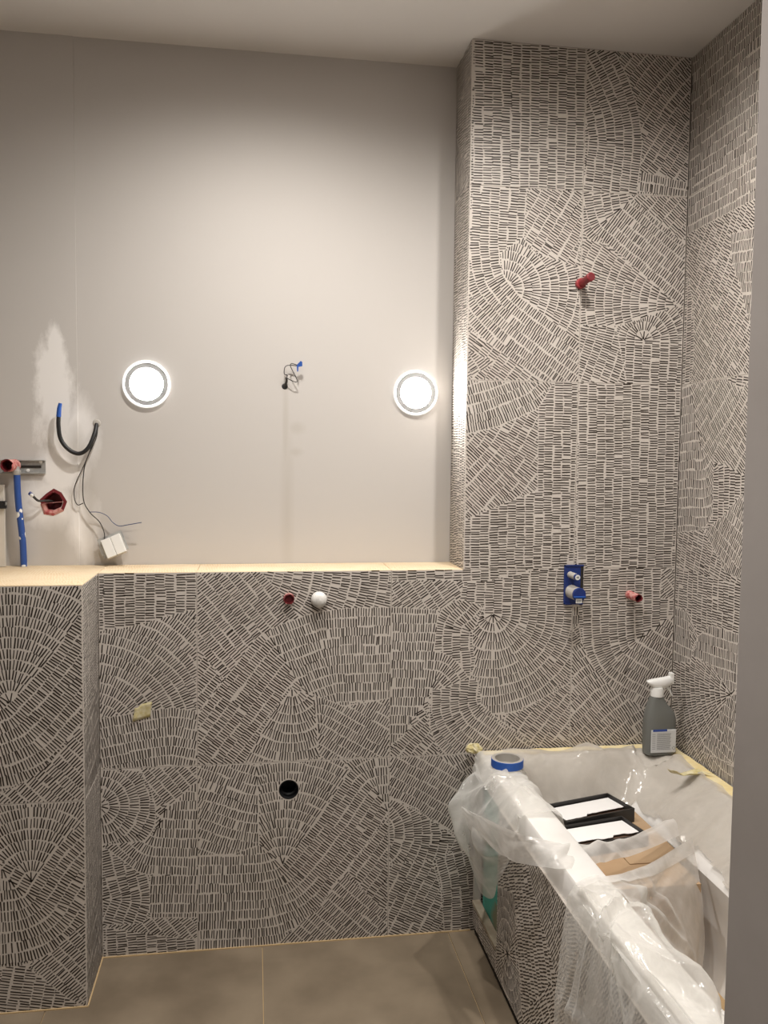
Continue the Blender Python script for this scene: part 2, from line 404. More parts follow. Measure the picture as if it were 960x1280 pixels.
# --- painted wall of the recess, with the round socket hole; its left board stands a little proud
PROUD = .003; xs = hit(97, 500, 1, D)[0]
hc = hit(66, 627, 1, D-PROUD)
mb = MB()
panel_with_holes(mb, XL, xs, Z1-.02, H, [(hc[0], hc[2], .030)], lambda a, b: (a, D-PROUD, b))
mb.add([(xs, D-PROUD, Z1-.02), (xs, D, Z1-.02), (xs, D, H), (xs, D-PROUD, H)], [(0, 1, 2, 3)])
mb.add([(xs, D, Z1-.02), (XC, D, Z1-.02), (XC, D, H), (xs, D, H)], [(0, 1, 2, 3)])
mb.box((XL, D+.06, 0), (.3, D+.12, H))
wr = mb.build('wall_recess', PAINT); tag(wr, kind='structure')
# --- tiled wall
wb = MB().box((XL, .10, 0), (XC, D+.06, Z1-.012)).box((XC+.012, .10, 0), (.0, D+.06, H)).build('wall_back', CORE); tag(wb, kind='structure')
PBK = Plane(1, 0.0, -1)
dr = hit(361, 987, 1, 0); DRAIN = (dr[0], dr[2], .0315)
mb = MB(); pg = lambda a, b: (a, .0016, b)
panel_with_holes(mb, XB, -.0, 0, Z1-.002, [DRAIN], pg); panel_with_holes(mb, XC+.002, 0, Z1-.002, H, [], pg)
go = mb.build('grout', GROUT); go.parent = wb
z0, z1_, z2, z3, z4 = 0.0, Z1-.6, Z1, Z1+.6, Z1+1.2
cols = [XB+.001, XJ-1.2, XJ-.6, XJ, -.0015]
BT = {}
BT[0, 1] = [('A', [(60, -40), (548, -40), (548, 150), (430, 178), (300, 215), (180, 240), (60, 255)], [(300, -40), (300, 300)]),
            ('A', [(60, 668), (90, 660), (290, 622), (430, 606), (548, 625), (548, 930), (60, 930)], [(60, 666), (290, 622), (430, 608), (548, 625)]),
            ('A', None, [(40, 760)])]
BT[1, 1] = [('B', [(-60, -30), (560, -30), (560, 142), (350, 147), (200, 168), (130, 190), (60, 105)], [(-170, -40)]),
            ('B', [(-345, 330), (-230, 480), (-345, 640)], [(-345, 560), (-250, 440)]),
            ('B', [(-345, -30), (-60, -30), (60, 105), (130, 190), (20, 230), (-76, 290), (-345, 645)], [(-341, -20), (60, 460)]),
            ('B', [(90, 520), (190, 548), (200, 640), (220, 860), (-150, 900), (0, 640)], [(90, 510)]),
            ('B', [(190, 548), (330, 600), (470, 578), (560, 560), (560, 860), (220, 860), (200, 640)], [(180, 600), (260, 600), (400, 680), (560, 770)]),
            ('B', None, [(-345, 640), (-76, 290), (20, 230), (200, 165), (350, 148), (560, 145)])]
BT[2, 1] = [('E', [(20, -60), (900, -60), (500, 28), (250, 18), (20, 28)], [(300, -60), (300, 40)]),
            ('E', [(20, 20), (250, 15), (400, 20), (380, 112), (270, 170), (20, 152)], [(100, -100), (280, 170)]),
            ('E', [(270, 170), (380, 115), (500, 150), (440, 290), (455, 450), (425, 512), (370, 430), (290, 378), (250, 375)], [(300, 520), (300, 250), (400, 120)]),
            ('E', [(20, 860), (215, 690), (230, 760), (280, 900), (20, 920)], [(30, 880), (230, 640)]),
            ('E', [(240, 570), (300, 560), (430, 512), (480, 530), (485, 640), (580, 720), (770, 860), (760, 930), (280, 930), (230, 760), (225, 640)], [(470, 530), (470, 650), (560, 730), (770, 880)]),
            ('E', [(0, 150), (270, 168), (250, 378), (300, 385), (380, 430), (430, 512), (260, 570), (228, 590), (215, 690), (20, 860), (0, 860)], [(0, 372), (250, 378), (330, 400), (400, 460), (440, 530)]),
            ('E', [(580, 700), (700, 665), (950, 520), (950, 900), (820, 900)], [(650, 800), (800, 600)]),
            ('E*', None, [(565, -300), (545, 195)])]
BT[3, 1] = [('F', [(530, 45), (600, 45), (595, 210), (520, 200)], [(530, 60), (600, 160)]),
            ('F', [(55, 200), (95, 200), (100, 345), (55, 345)], [(0, 240), (120, 240)]),
            ('F', [(55, 345), (100, 350), (112, 430), (55, 455)], [(60, 350), (110, 440)]),
            ('F', [(55, 455), (112, 430), (180, 570), (260, 660), (430, 770), (590, 900), (590, 1050), (20, 1050)], [(40, 830), (180, 690), (300, 600)]),
            ('F', None, [(392, 20), (392, 380), (430, 440), (590, 535)])]
BT[0, 0] = [('Q', [(60, 80), (270, 85), (320, 150), (350, 260), (345, 370), (300, 410), (60, 435)], [(88, 250)]),
            ('Q', [(270, 60), (550, 50), (550, 120), (430, 240), (350, 250), (310, 140)], [(300, 60), (450, 230)]),
            ('Q', [(550, 115), (430, 240), (350, 260), (345, 370), (300, 410), (60, 430), (130, 450), (280, 562), (550, 572)], [(110, 430), (200, 520), (290, 562), (400, 570), (550, 572)]),
            ('Q', [(325, 570), (550, 570), (550, 765), (325, 765)], [(325, 570), (550, 570)]),
            ('Q', [(60, 430), (130, 450), (280, 560), (325, 570), (325, 765), (280, 790), (60, 800)], [(300, 540), (330, 680), (290, 800)]),
            ('Q', [(60, 800), (280, 790), (330, 765), (550, 765), (550, 870), (240, 830)], [(330, 765), (430, 890)]),
            ('Q', None, [(300, 700), (310, 960)])]
BT[1, 0] = [('S', [(50, 520), (210, 310), (360, 80), (300, 20), (200, 10), (0, 10), (-60, 200), (-60, 430)], [(50, 520)]),
            ('S', [(-345, 20), (0, 10), (-60, 200), (-60, 430), (-180, 470), (-345, 482)], [(-345, 160), (-100, 240), (0, 225)]),
            ('S', [(550, 260), (430, 430), (350, 550), (550, 775)], [(350, 550), (550, 285)]),
            ('S', [(350, 550), (550, 775), (550, 900), (10, 900), (120, 800), (220, 720), (300, 600)], [(300, 600), (550, 810)]),
            ('S', None, [(-345, 570), (-100, 560), (0, 545), (60, 500), (210, 310), (350, 110), (440, 40), (560, 20)])]
BT[2, 0] = [('S', [(740, 0), (960, 0), (960, 140), (900, 110)], [(740, 90), (900, -20)]),
            ('S', [(540, 0), (740, 0), (900, 110), (960, 140), (940, 420), (860, 400), (700, 290), (540, 210)], [(540, 200), (700, 285), (880, 400)]),
            ('S', [(540, 210), (700, 290), (850, 400), (800, 490), (540, 520)], [(440, 385)]),
            ('S', [(850, 400), (960, 430), (960, 900), (800, 900), (780, 640), (740, 500)], [(790, 880), (785, 640), (760, 520)]),
            ('S', None, [(600, 800), (700, 600)])]
BT[3, 0] = [('S', None, [(600, 800), (700, 600)])]
for (ci, ri), spec in BT.items():
    zz = (z0, z1_) if ri == 0 else (z1_, z2)
    make_tile(wb, PBK, (cols[ci], cols[ci+1], zz[0], zz[1]), R(PBK, spec), hole=DRAIN if (ci, ri) == (1, 0) else None)
CT = {}
CT[0, 2] = [('K', None, [(300, 0), (292, 620)])]
CT[1, 2] = [('K', [(500, 40), (625, 60), (690, 190), (730, 320), (745, 450), (722, 660), (500, 640)], [(620, 40), (690, 190), (730, 320), (744, 450), (722, 660)]),
            ('K', [(500, 655), (722, 655), (745, 560), (960, 610), (960, 680)], [(745, 600), (960, 640)]),
            ('K', None, [(720, 420), (820, 260), (950, 110)])]
CT[0, 1] = [('M', [(30, -240), (285, -240), (270, -10), (180, 50), (185, 130), (235, 202), (495, 412), (495, 590), (385, 590), (30, 345)], [(180, -240), (172, 60), (235, 204), (495, 412)]),
            ('M', [(285, -240), (520, -240), (510, -30), (480, 80), (495, 108), (340, 62), (270, -5)], [(300, 30), (440, -215)]),
            ('M', [(180, 50), (270, -10), (495, 100), (495, 412), (235, 202), (185, 130)], [(195, 195)]),
            ('M', [(30, 430), (160, 490), (30, 560)], [(30, 420), (120, 560)]),
            ('M', None, [(50, 580), (170, 400)])]
CT[1, 1] = [('M', [(700, -240), (960, -240), (960, 50), (920, 20), (700, -172)], [(720, -60), (860, -230)]),
            ('M', [(490, -240), (700, -240), (700, -172), (920, 20), (960, 50), (960, 300), (905, 270), (740, 130), (610, 20), (530, 0), (500, -60)], [(500, -230), (535, -60), (610, 20), (740, 130), (915, 275)]),
            ('M', [(480, 0), (560, 0), (740, 130), (885, 260), (640, 345), (480, 340)], [(905, 260)]),
            ('M*', [(640, 348), (885, 262), (960, 300), (960, 620), (690, 620), (660, 450)], [(735, 700), (750, 400)]),
            ('M', None, [(640, 345), (620, 430), (560, 600)])]
CT[0, 0] = [('L', [(20, -280), (400, -280), (330, -160), (180, -90), (20, -48)], [(20, -48), (180, -90), (330, -160), (400, -220)]),
            ('L', [(20, -48), (180, -90), (330, -160), (326, 170), (210, 215), (20, 295)], [(40, 260), (220, 60), (330, -130)]),
            ('L', None, [(430, -280), (415, 480)])]
CT[1, 0] = [('L', None, [(600, -280), (590, 480)])]
ccols = [XC+.0005, XJ, -.0015]; czz = [z2, z3, z4, H-.001]
for (ci, ri), spec in CT.items():
    make_tile(wb, PBK, (ccols[ci], ccols[ci+1], czz[ri], czz[ri+1]), R(PBK, spec))
# return of the full-height part, facing the recess
PCL = Plane(0, XC, -1)
for a, b in zip(czz, czz[1:]):
    make_tile(wb, PCL, (.0006, D-.002, a, b), [(np.array([(0, a), (D, a), (D, (a+b)/2)]), np.array([(0., a), (.1, b)])), (None, np.array([(.05, a), (.04, b)]))])
# --- right wall
wri = MB().box((.012, YF, 0), (.14, .3, H)).build('wall_right', CORE); tag(wri, kind='structure')
PR = Plane(0, 0.0, -1)
go = MB().add([(.0016, -1.5, 0), (.0016, -.001, 0), (.0016, -.001, H), (.0016, -1.5, H)], [(0, 1, 2, 3)]).build('grout', GROUT); go.parent = wri
ry = [-.002, -.602, -1.202, -1.5]
RT_ = {2: [('R1', [(60, 1400), (60, 1165), (480, 945), (620, 900), (620, -400), (60, -400)], [(95, 1160), (485, 950)]), ('R2', None, [(150, 900), (420, 200)])],
       1: [('R1', [(60, 1165), (480, 945), (620, 900), (620, 400), (60, 400)], [(95, 1160), (485, 950)]),
           ('R2', [(40, 300), (95, 300), (135, 500), (135, 800), (115, 1000), (40, 1000)], [(100, 300), (80, 1000)]),
           ('R2', [(360, 60), (620, 0), (620, 560), (470, 600), (430, 420), (370, 240)], [(360, 120), (490, 90)]),
           ('R2', None, [(140, 930), (300, 560), (430, 200)])],
       0: [('R3', [(30, 60), (330, 60), (440, 140), (260, 530), (250, 900), (200, 1000), (10, 1012)], [(30, 640), (110, 625), (200, 620), (260, 530)]),
           ('R3', [(450, 100), (640, 0), (640, 700), (420, 785), (330, 900), (200, 1000), (260, 530)], [(255, 640), (260, 540), (450, 120)]),
           ('R3', [(200, 1000), (420, 785), (640, 700), (640, 1400), (330, 1260)], [(220, 1000), (420, 1240)]),
           ('R3', None, [(200, 1000), (160, 1280)])],
       -1: [('F', [(585, 40), (980, 40), (980, 400), (780, 340), (720, 400), (665, 262), (585, 240)], [(790, 340), (800, 60)]),
            ('F', [(575, 240), (665, 275), (692, 480), (680, 540), (575, 525)], [(585, 330), (680, 370)]),
            ('F', [(780, 335), (980, 395), (980, 640), (890, 690), (800, 565), (692, 505), (720, 400)], [(720, 420), (900, 480)]),
            ('F', [(885, 705), (980, 690), (980, 1100), (740, 1000), (760, 930)], [(740, 900), (900, 1060)]),
            ('F', None, [(892, 702)])]}
rz = {-1: (z1_, z2), 0: (z2, z3), 1: (z3, z4), 2: (z4, H-.001), -2: (z0, z1_)}
for k, (a, b) in rz.items():
    for i in range(3):
        rect = (ry[i+1], ry[i], a, b)
        if i == 0 and k > -2: reg = R(PR, RT_[k])
        elif k == -2: reg = []                                  # behind the tub
        else: reg = [(np.array([(ry[i+1], a), (ry[i], a), (ry[i+1], b)]), np.array([(ry[i]-.3, a), (ry[i]-.1, b)])), (None, np.array([(ry[i]-.2, a-.1)]))]
        make_tile(wri, PR, rect, reg)
# --- low block at the left
wl = MB().box((XL, -PB+.012, 0), (XB-.012, .10, Z1-.012)).build('wall_block', CORE); tag(wl, kind='structure')
PBL = Plane(1, -PB, -1)
bx = [XB-.0005, XB-.6, XB-1.2, XL]
B1 = [('G', [(90, 1175), (440, 780), (780, 290), (780, 0), (-900, 0), (-900, 1100), (0, 1130)], [(90, 1170)]),
      ('G', [(-900, 1100), (0, 1130), (90, 1175), (440, 780), (780, 290), (780, 1330), (580, 1594), (430, 1764), (150, 1954), (0, 1994), (-900, 2040)], [(-900, 1330), (-200, 1290), (0, 1240), (80, 1185), (440, 780), (780, 290)]),
      ('G', None, [(300, 1700), (770, 2120)])]
B0 = [('I', [(180, 470), (330, 270), (490, 105), (490, -20), (-500, -20), (-500, 200), (100, 380)], [(180, 465)]),
      ('I', [(-500, 200), (100, 380), (180, 470), (330, 270), (490, 105), (490, 690), (300, 870), (120, 950), (-500, 980)], [(-500, 600), (0, 580), (130, 550), (185, 475), (330, 270), (490, 105)]),
      ('I', [(490, 690), (520, 1200), (400, 1142), (150, 950), (300, 870)], [(200, 880), (480, 1160)]),
      ('I', None, [(150, 950), (90, 1260)])]
for k, (a, b) in enumerate([(0, z1_), (z1_, Z1-.001)]):
    for i in range(3):
        reg = R(PBL, (B0, B1)[k]) if i == 0 else [(None, np.array([(bx[i]-.2, (a+b)/2)]))]
        make_tile(wl, PBL, (bx[i+1], bx[i], a, b), reg)
go = MB().add([(XL, -PB+.0016, 0), (XB-.001, -PB+.0016, 0), (XB-.001, -PB+.0016, Z1-.002), (XL, -PB+.0016, Z1-.002)], [(0, 1, 2, 3)]).build('grout', GROUT); go.parent = wl
PBR = Plane(0, XB, +1)
for a, b in ((0, z1_), (z1_, Z1-.001)):
    m = (a+b)/2
    make_tile(wl, PBR, (-PB+.0006, -.001, a, b), [(np.array([(-PB, a), (0, a), (0, m), (-PB, m-.1)]), np.array([(-PB, a), (0, a+.05)])), (None, np.array([(-.02, a), (-.15, b)]))])
# --- tiled ledge under a coat of dust
td = MB().box((XL, -PB+.012, Z1-.02), (XB-.012, D, Z1-.010)).box((XB-.012, .012, Z1-.02), (XC+.001, D, Z1-.010)).build('trim_1', LEDGE); tag(td, kind='structure')
class Flat(Plane):
    def __init__(s, z): s.z = z; s.ax = 2; s.sign = 1
    def p3(s, u, v, h=0.): return (u, v, s.z+h)
PL = Flat(Z1)
lx = [XB, XB-.6, XB-1.2, XL]
for i in range(3): make_tile(td, PL, (lx[i+1], lx[i], -PB+.0004, D-PROUD*.5), [(np.array([(lx[i+1], -PB), (lx[i], -PB), (lx[i+1], D)]), np.array([(lx[i+1], -.2), (lx[i], .1)])), (None, np.array([(lx[i]-.2, .3)]))], (LEDGE, LEDGED), name='ledge_tile')
le = [XB, XJ-1.2, XJ-.6, XC]
for i in range(3): make_tile(td, PL, (le[i], le[i+1], .0004, D-.001), [(None, np.array([(le[i], .1), (le[i+1], .12)]))], (LEDGE, LEDGED), name='ledge_tile')
# --- wall end at the tub's foot and the walls out of view
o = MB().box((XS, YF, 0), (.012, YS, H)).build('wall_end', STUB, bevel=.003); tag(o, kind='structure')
o = MB().box((XL-.1, YF, 0), (XL, D+.1, H)).build('wall_left', PAINT2); tag(o, kind='structure')
o = MB().box((XL-.1, YF-.1, 0), (.14, YF, H)).build('wall_front', PAINT2); tag(o, kind='structure')

# ================================================================== BATHTUB
TX0, TX1, TY0, TY1 = -.672, -.006, -1.492, -.006
def tub_rings():
    """inner surface of the tub as rings from the rim inward and down: (x0, x1, y0, y1, z, corner exponent)"""
    return [(TX0, TX1, TY0, TY1, RIM-.075, 40), (TX0, TX1, TY0, TY1, RIM-.006, 40), (TX0+.004, TX1-.002, TY0+.004, TY1-.002, RIM, 30),
            (TX0+.080, -.060, TY0+.075, -.085, RIM, 9), (TX0+.090, -.072, TY0+.085, -.098, RIM-.008, 8), (TX0+.096, -.12, TY0+.10, -.13, RIM-.06, 6),
            (TX0+.104, -.185, TY0+.11, -.16, RIM-.125, 6), (TX0+.110, -.200, TY0+.115, -.175, RIM-.150, 6), (TX0+.118, -.192, TY0+.13, -.19, RIM-.20, 6), (TX0+.128, -.175, TY0+.17, -.23, .24, 5), (TX0+.16, -.20, TY0+.22, -.28, .175, 5), (TX0+.24, -.26, TY0+.35, -.38, .16, 4)]
def srect(x0, x1, y0, y1, z, e, n=96):
    cx, cy, a, b = (x0+x1)/2, (y0+y1)/2, (x1-x0)/2, (y1-y0)/2; r = []
    for j in range(n):
        t = 2*math.pi*j/n; c, s = math.cos(t), math.sin(t); k = (abs(c)**e+abs(s)**e)**(-1/e); r.append((cx+a*c*k, cy+b*s*k, z))
    return r
tb = empty('bathtub', (-.34, -.75, 0), 'white acrylic bathtub in the tiled corner, part wrapped in plastic film', 'bathtub')
MB().loft([srect(*q) for q in tub_rings()], caps=(False, True)).build('basin', TUB, tb, smooth=True)
MB().box((TX0+.03, TY0+.04, .03), (TX0+.05, -.02, .52)).build('support_board', DARK, tb)
# apron: tiles set in front of the board, with the open inspection hatch by the back wall
PT = Plane(0, TX0-.006, -1); YH = -.292; ZT = .532
ap = []
def ap_tile(rect, reg): ap.append(make_tile(tb, PT, rect, reg, name='apron_tile'))
y0, y1 = -.90, YH
ap_tile((y0, y1, .035, ZT), [(PT.uv('T', [(505, 60), (600, 60), (800, 380), (800, 1000), (720, 900), (560, 300)]), PT.uv('T', [(500, 80), (560, 300), (720, 900)])),
                             (np.array([(y0, .035), (-.5, .035), (-.75, .3), (y0, .3)]), np.array([(-.9, .1), (-.7, .3)])),
                             (np.array([(-.55, .035), (y1, .035), (y1, .30), (-.45, .36)]), np.array([(-.40, .16)])),
                             (None, np.array([(-.7, .035), (-.4, .55)]))])
ap_tile((TY0, y0, .035, ZT), [(np.array([(TY0, .035), (y0, .035), (y0, .4)]), np.array([(-1.2, .1)])), (None, np.array([(TY0, .1), (y0, .5)]))])
ap_tile((YH, -.022, .035, .105), [(None, np.array([(-.2, .0), (-.18, .2)]))])
hb = MB().box((TX0+.018, YH-.02, .10), (TX0+.026, -.055, ZT)).build('hatch_board', TEAL, tb); hb['label'] = 'teal moisture board behind the open hatch'
MB().box((TX0-.010, YH+.002, .1052), (TX0+.016, -.026, .116)).build('hatch_batten', WOOD, tb)
MB().box((TX0-.004, -.026, .105), (TX0+.02, -.014, ZT)).build('hatch_batten', GREYP, tb)
MB().box((TX0+.004, TY0, .0), (TX0+.03, -.01, .034)).build('plinth', DARK, tb)

def tub_z(x, y):
    """height of the tub's top surface under (x, y) (used to lay film and tape on it)"""
    rings = tub_rings()[2:]
    zz = rings[-1][4]
    def lvl(q):
        cx, cy, a, b = (q[0]+q[1])/2, (q[2]+q[3])/2, (q[1]-q[0])/2, (q[3]-q[2])/2
        return (abs((x-cx)/a)**q[5]+abs((y-cy)/b)**q[5])**(1/q[5])
    prev = None
    for q in rings:
        l = lvl(q)
        if l >= 1:
            if prev is None: return q[4]
            l0, z0 = prev; t = (1-l0)/(l-l0) if l != l0 else 0
            return z0+(q[4]-z0)*min(1, max(0, t))
        prev = (l, q[4])
    return zz

# cardboard laid on the tub floor, the carton standing on it, and the two flat boxes on the carton
o = MB().box((-.505, -1.26, .178), (-.202, -.29, .184)).build('cardboard_liner', CARDP); tag(o, 'tan cardboard sheet lying on the tub floor', 'cardboard')
ca = empty('carton', (-.385, -.46, .1845), 'brown cardboard carton standing in the tub beneath two flat boxes', 'carton')
cx0, cx1, cy0, cy1, ct = -.548, -.245, -.64, -.215, .468
MB().box((-.50, -.66, .1845), (-.25, -.30, ct-.002)).build('body', CARD, ca)
MB().box((cx0, cy0, ct-.002), (-.392, cy1, ct+.001)).build('flap', CARD, ca); MB().box((-.388, cy0+.1, ct-.002), (-.225, cy1, ct+.001)).build('flap', CARD, ca)
def flat_box(c, wdt, dep, hgt, rot, label):
    e = empty('flat_box', c, label, 'box', 'flat boxes on the carton')
    mb = MB(); t = .004
    mb.box((-wdt/2, -dep/2, 0), (wdt/2, dep/2, t))
    for a, b in (((-wdt/2, -dep/2, t), (wdt/2, -dep/2+t, hgt)), ((-wdt/2, dep/2-t, t), (wdt/2, dep/2, hgt)), ((-wdt/2, -dep/2+t, t), (-wdt/2+t, dep/2-t, hgt)), ((wdt/2-t, -dep/2+t, t), (wdt/2, dep/2-t, hgt))): mb.box(a, b)
    parts = [mb.build('tray', BOXK)]
    parts.append(MB().box((-wdt/2+t, -dep/2+t, t), (wdt/2-t, dep/2-t, hgt*.55)).build('filling', BOXI))
    # white card with a torn, notched front edge
    n = 24; top = []; bot = []; yk = -dep*.12; random.seed(int(c[1]*1000))
    edge = []; cur = 0
    for i in range(n+1):
        if i % 5 == 0: cur = random.choice([-.006, 0, .005, .009])
        edge.append(yk+cur+random.uniform(-.001, .001))
    vs = []
    for i in range(n+1):
        x = -wdt/2+.006+(wdt-.012)*i/n
        for z in (hgt*.72, hgt*.72+.0015): vs += [(x, edge[i]-.012, z), (x, dep/2-.010, z)]
    fs = []
    for i in range(n):
        a = i*4; b = a+4
        fs += [(a+2, b+2, b+3, a+3), (a, a+1, b+1, b), (a, b, b+2, a+2), (a+1, a+3, b+3, b+1)]
    fs += [(0, 2, 3, 1), (n*4, n*4+1, n*4+3, n*4+2)]
    parts.append(MB().add(vs, fs).build('card', PAPER)); parts[-1]['label'] = 'white card insert with a torn edge'
    for p_ in parts: p_.parent = e
    e.rotation_euler = (0, 0, rot); return e
b1 = hit(735, 1009, 2, .51); b2 = hit(748, 1035, 2, .51)
flat_box((b1[0], b1[1], ct+.0015), .245, .125, .042, .27, 'flat black box with white card nearest the tiled back wall')
flat_box((b2[0]+.005, b2[1]-.005, ct+.0015), .230, .125, .036, .20, 'flat dark box with white card further from the tiled back wall')

# ================================================================== PLASTIC FILM
def vnoise(seed):
    r = np.random.default_rng(seed); T = r.random((64, 64))
    def f(x, y):
        xi = np.floor(x).astype(int); yi = np.floor(y).astype(int); a = x-xi; b = y-yi; a = a*a*(3-2*a); b = b*b*(3-2*b); xi %= 64; yi %= 64
        g = lambda p, q: T[p % 64, q % 64]
        return (g(xi, yi)*(1-a)+g(xi+1, yi)*a)*(1-b)+(g(xi, yi+1)*(1-a)+g(xi+1, yi+1)*a)*b
    return f
def creases(X, Y, LX, LY, seed, n):
    """straight sharp folds: lines of random place, direction, length and width over an LX x LY sheet"""
    r = np.random.default_rng(seed); h = np.zeros(np.shape(X))
    for _ in range(n):
        cx, cy, t = r.random()*LX, r.random()*LY, r.random()*math.pi; ln = r.uniform(.10, .34); wd = r.uniform(.012, .045); a = r.uniform(.35, 1)*(1 if r.random() < .75 else -1)
        u = (X-cx)*math.cos(t)+(Y-cy)*math.sin(t); v = -(X-cx)*math.sin(t)+(Y-cy)*math.cos(t)
        wl = wd*(1.25-.5*u/ln)                                   # folds open towards one end
        h = h+a*np.clip(1-np.abs(v)/np.maximum(wl, .004), 0, None)*np.clip(1.15-np.abs(u)/ln, 0, 1)
    return h
def film(ctrl, nu, nv, seed, amp, fu=6, fv=6, flat=None, ncr=26):
    """smooth surface through a control grid (rows of 3-D points) with creased wrinkles along its normal"""
    Cg = np.array(ctrl, float); a, b = Cg.shape[:2]
    rows = np.array([[q[:] for q in catmull(r, 10)] for r in Cg.tolist()])            # (a, m, 3)
    colsd = np.array([[q[:] for q in catmull(rows[:, j].tolist(), 10)] for j in range(rows.shape[1])])   # (m, k, 3)
    Pd = colsd.transpose(1, 0, 2)
    def rs(A, n, ax):
        k = A.shape[ax]; t = np.linspace(0, k-1, n); i = np.minimum(t.astype(int), k-2); f = t-i
        sh = [1, 1, 1]; sh[ax] = n; f = f.reshape(sh)
        return np.take(A, i, ax)*(1-f)+np.take(A, i+1, ax)*f
    Pd = rs(rs(Pd, nu, 0), nv, 1)
    N = np.cross(np.gradient(Pd, axis=0), np.gradient(Pd, axis=1)); N /= np.linalg.norm(N, axis=2)[:, :, None]+1e-9
    U, V = np.meshgrid(np.linspace(0, 1, nu), np.linspace(0, 1, nv), indexing='ij')
    n1 = vnoise(seed); L1 = np.linalg.norm(np.diff(Pd[nu//2], axis=0), axis=1).sum(); L0 = np.linalg.norm(np.diff(Pd[:, nv//2], axis=0), axis=1).sum()
    w_ = creases(U*L0, V*L1, L0, L1, seed, ncr)+.5*(n1(U*fu, V*fv)-.5)
    if flat is not None: w_ = w_*flat(U, V)
    return Pd+N*(w_*amp)[:, :, None]
s1 = empty('plastic_sheet', (-.6, -.3, RIM), 'crumpled clear plastic sheet over the tub corner under the tape roll', 'plastic sheet')
z_ = RIM+.006
# left drape: over the rim by the back wall, flaring out and hanging down the apron
ctrl = []
for y, ox, oz, bx_, bz in ((-.055, -.690, .52, -.700, .44), (-.14, -.732, .535, -.730, .36), (-.24, -.782, .515, -.730, .30), (-.34, -.768, .50, -.715, .30), (-.44, -.745, .515, -.712, .42), (-.52, -.700, .570, -.70, .545)):
    ctrl.append([(bx_, y-.02, bz), ((bx_+ox)/2-.004, y-.01, (bz+oz)/2), (ox, y, oz), (-.683, y, z_+.004), (-.635, y, z_+.010), (-.592, y-.01, z_+.005), (-.572, y-.02, .545), (-.562, y-.02, .47)])
A1 = film(ctrl, 110, 130, 3, .014, 4, 4, lambda U, V: np.where((V > .38) & (V < .78) & (U < .45), .22, 1.)*np.clip(.55+U, 0, 1), 34)
A1[:, :, 0] = np.where((A1[:, :, 2] < RIM-.004) & (A1[:, :, 0] < -.6), np.minimum(A1[:, :, 0], -.686), A1[:, :, 0])
on_rim = (A1[:, :, 0] > -.69) & (A1[:, :, 0] < -.585); A1[:, :, 2] = np.where(on_rim, np.maximum(A1[:, :, 2], RIM+.002), A1[:, :, 2])
MB().grid(A1).build('left_drape', FILM, s1, smooth=True)
# back and right drape: lies on the tub's back slope and on the broad sloping side by the right wall
bo_ = hit(822, 941, 2, RIM)
def drape(xa, xb, ya, yb, nx, ny, keep, seed, lift, amp, ncr=90):
    n1 = vnoise(seed); K = np.zeros((nx, ny), bool)
    X, Y = np.meshgrid(np.linspace(xa, xb, nx), np.linspace(ya, yb, ny), indexing='ij')
    A = n1(X*14+Y*5+40, Y*9+40); Hh = np.maximum(0, creases(X-xa, ya-Y, xb-xa, ya-yb, seed, ncr))+.4*A
    Z = np.array([[max(tub_z(X[i, j], Y[i, j])+lift, .47 if X[i, j] > -.24 or Y[i, j] > -.2 else 0) for j in range(ny)] for i in range(nx)])
    Hh = np.where(np.hypot(X-bo_[0], Y-bo_[1]) < .075, 0, Hh)      # lies flat under the bottle
    Pn = np.stack([X, Y, Z+amp*Hh], 2)
    for i in range(nx):
        for j in range(ny): K[i, j] = keep(X[i, j], Y[i, j], A[i, j])
    mb = MB(); vs = Pn.reshape(-1, 3).tolist(); fs = []
    for i in range(nx-1):
        for j in range(ny-1):
            if K[i, j] and K[i+1, j] and K[i, j+1] and K[i+1, j+1]: fs.append((i*ny+j, (i+1)*ny+j, (i+1)*ny+j+1, i*ny+j+1))
    return mb.add(vs, fs)
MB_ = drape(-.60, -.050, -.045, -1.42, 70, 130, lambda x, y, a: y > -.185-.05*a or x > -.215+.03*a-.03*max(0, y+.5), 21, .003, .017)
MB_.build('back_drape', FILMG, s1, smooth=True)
# the band of film that crosses the tub in front of the boxes
def px(a, b, ax, v): return tuple(hit(a, b, ax, v))
top = [px(574, 1006, 0, -.785), px(632, 1036, 2, .622), px(690, 1052, 2, .605), (*hit(740, 1055, 2, .57),), (*hit(790, 1046, 2, .55),), (*hit(838, 1026, 2, .53),)]
low = [px(580, 1028, 0, -.78), px(636, 1072, 0, -.725), px(700, 1086, 2, .600), (*hit(745, 1082, 2, .56),), (*hit(795, 1068, 2, .54),), (*hit(850, 1044, 2, .52),)]
mid = [tuple((np.array(a)+np.array(b))/2+np.array([0, 0, .012])) for a, b in zip(top, low)]
MB().grid(film([top, mid, low], 30, 130, 31, .010, 2, 6, None, 16)).build('band', FILMD, s1, smooth=True)
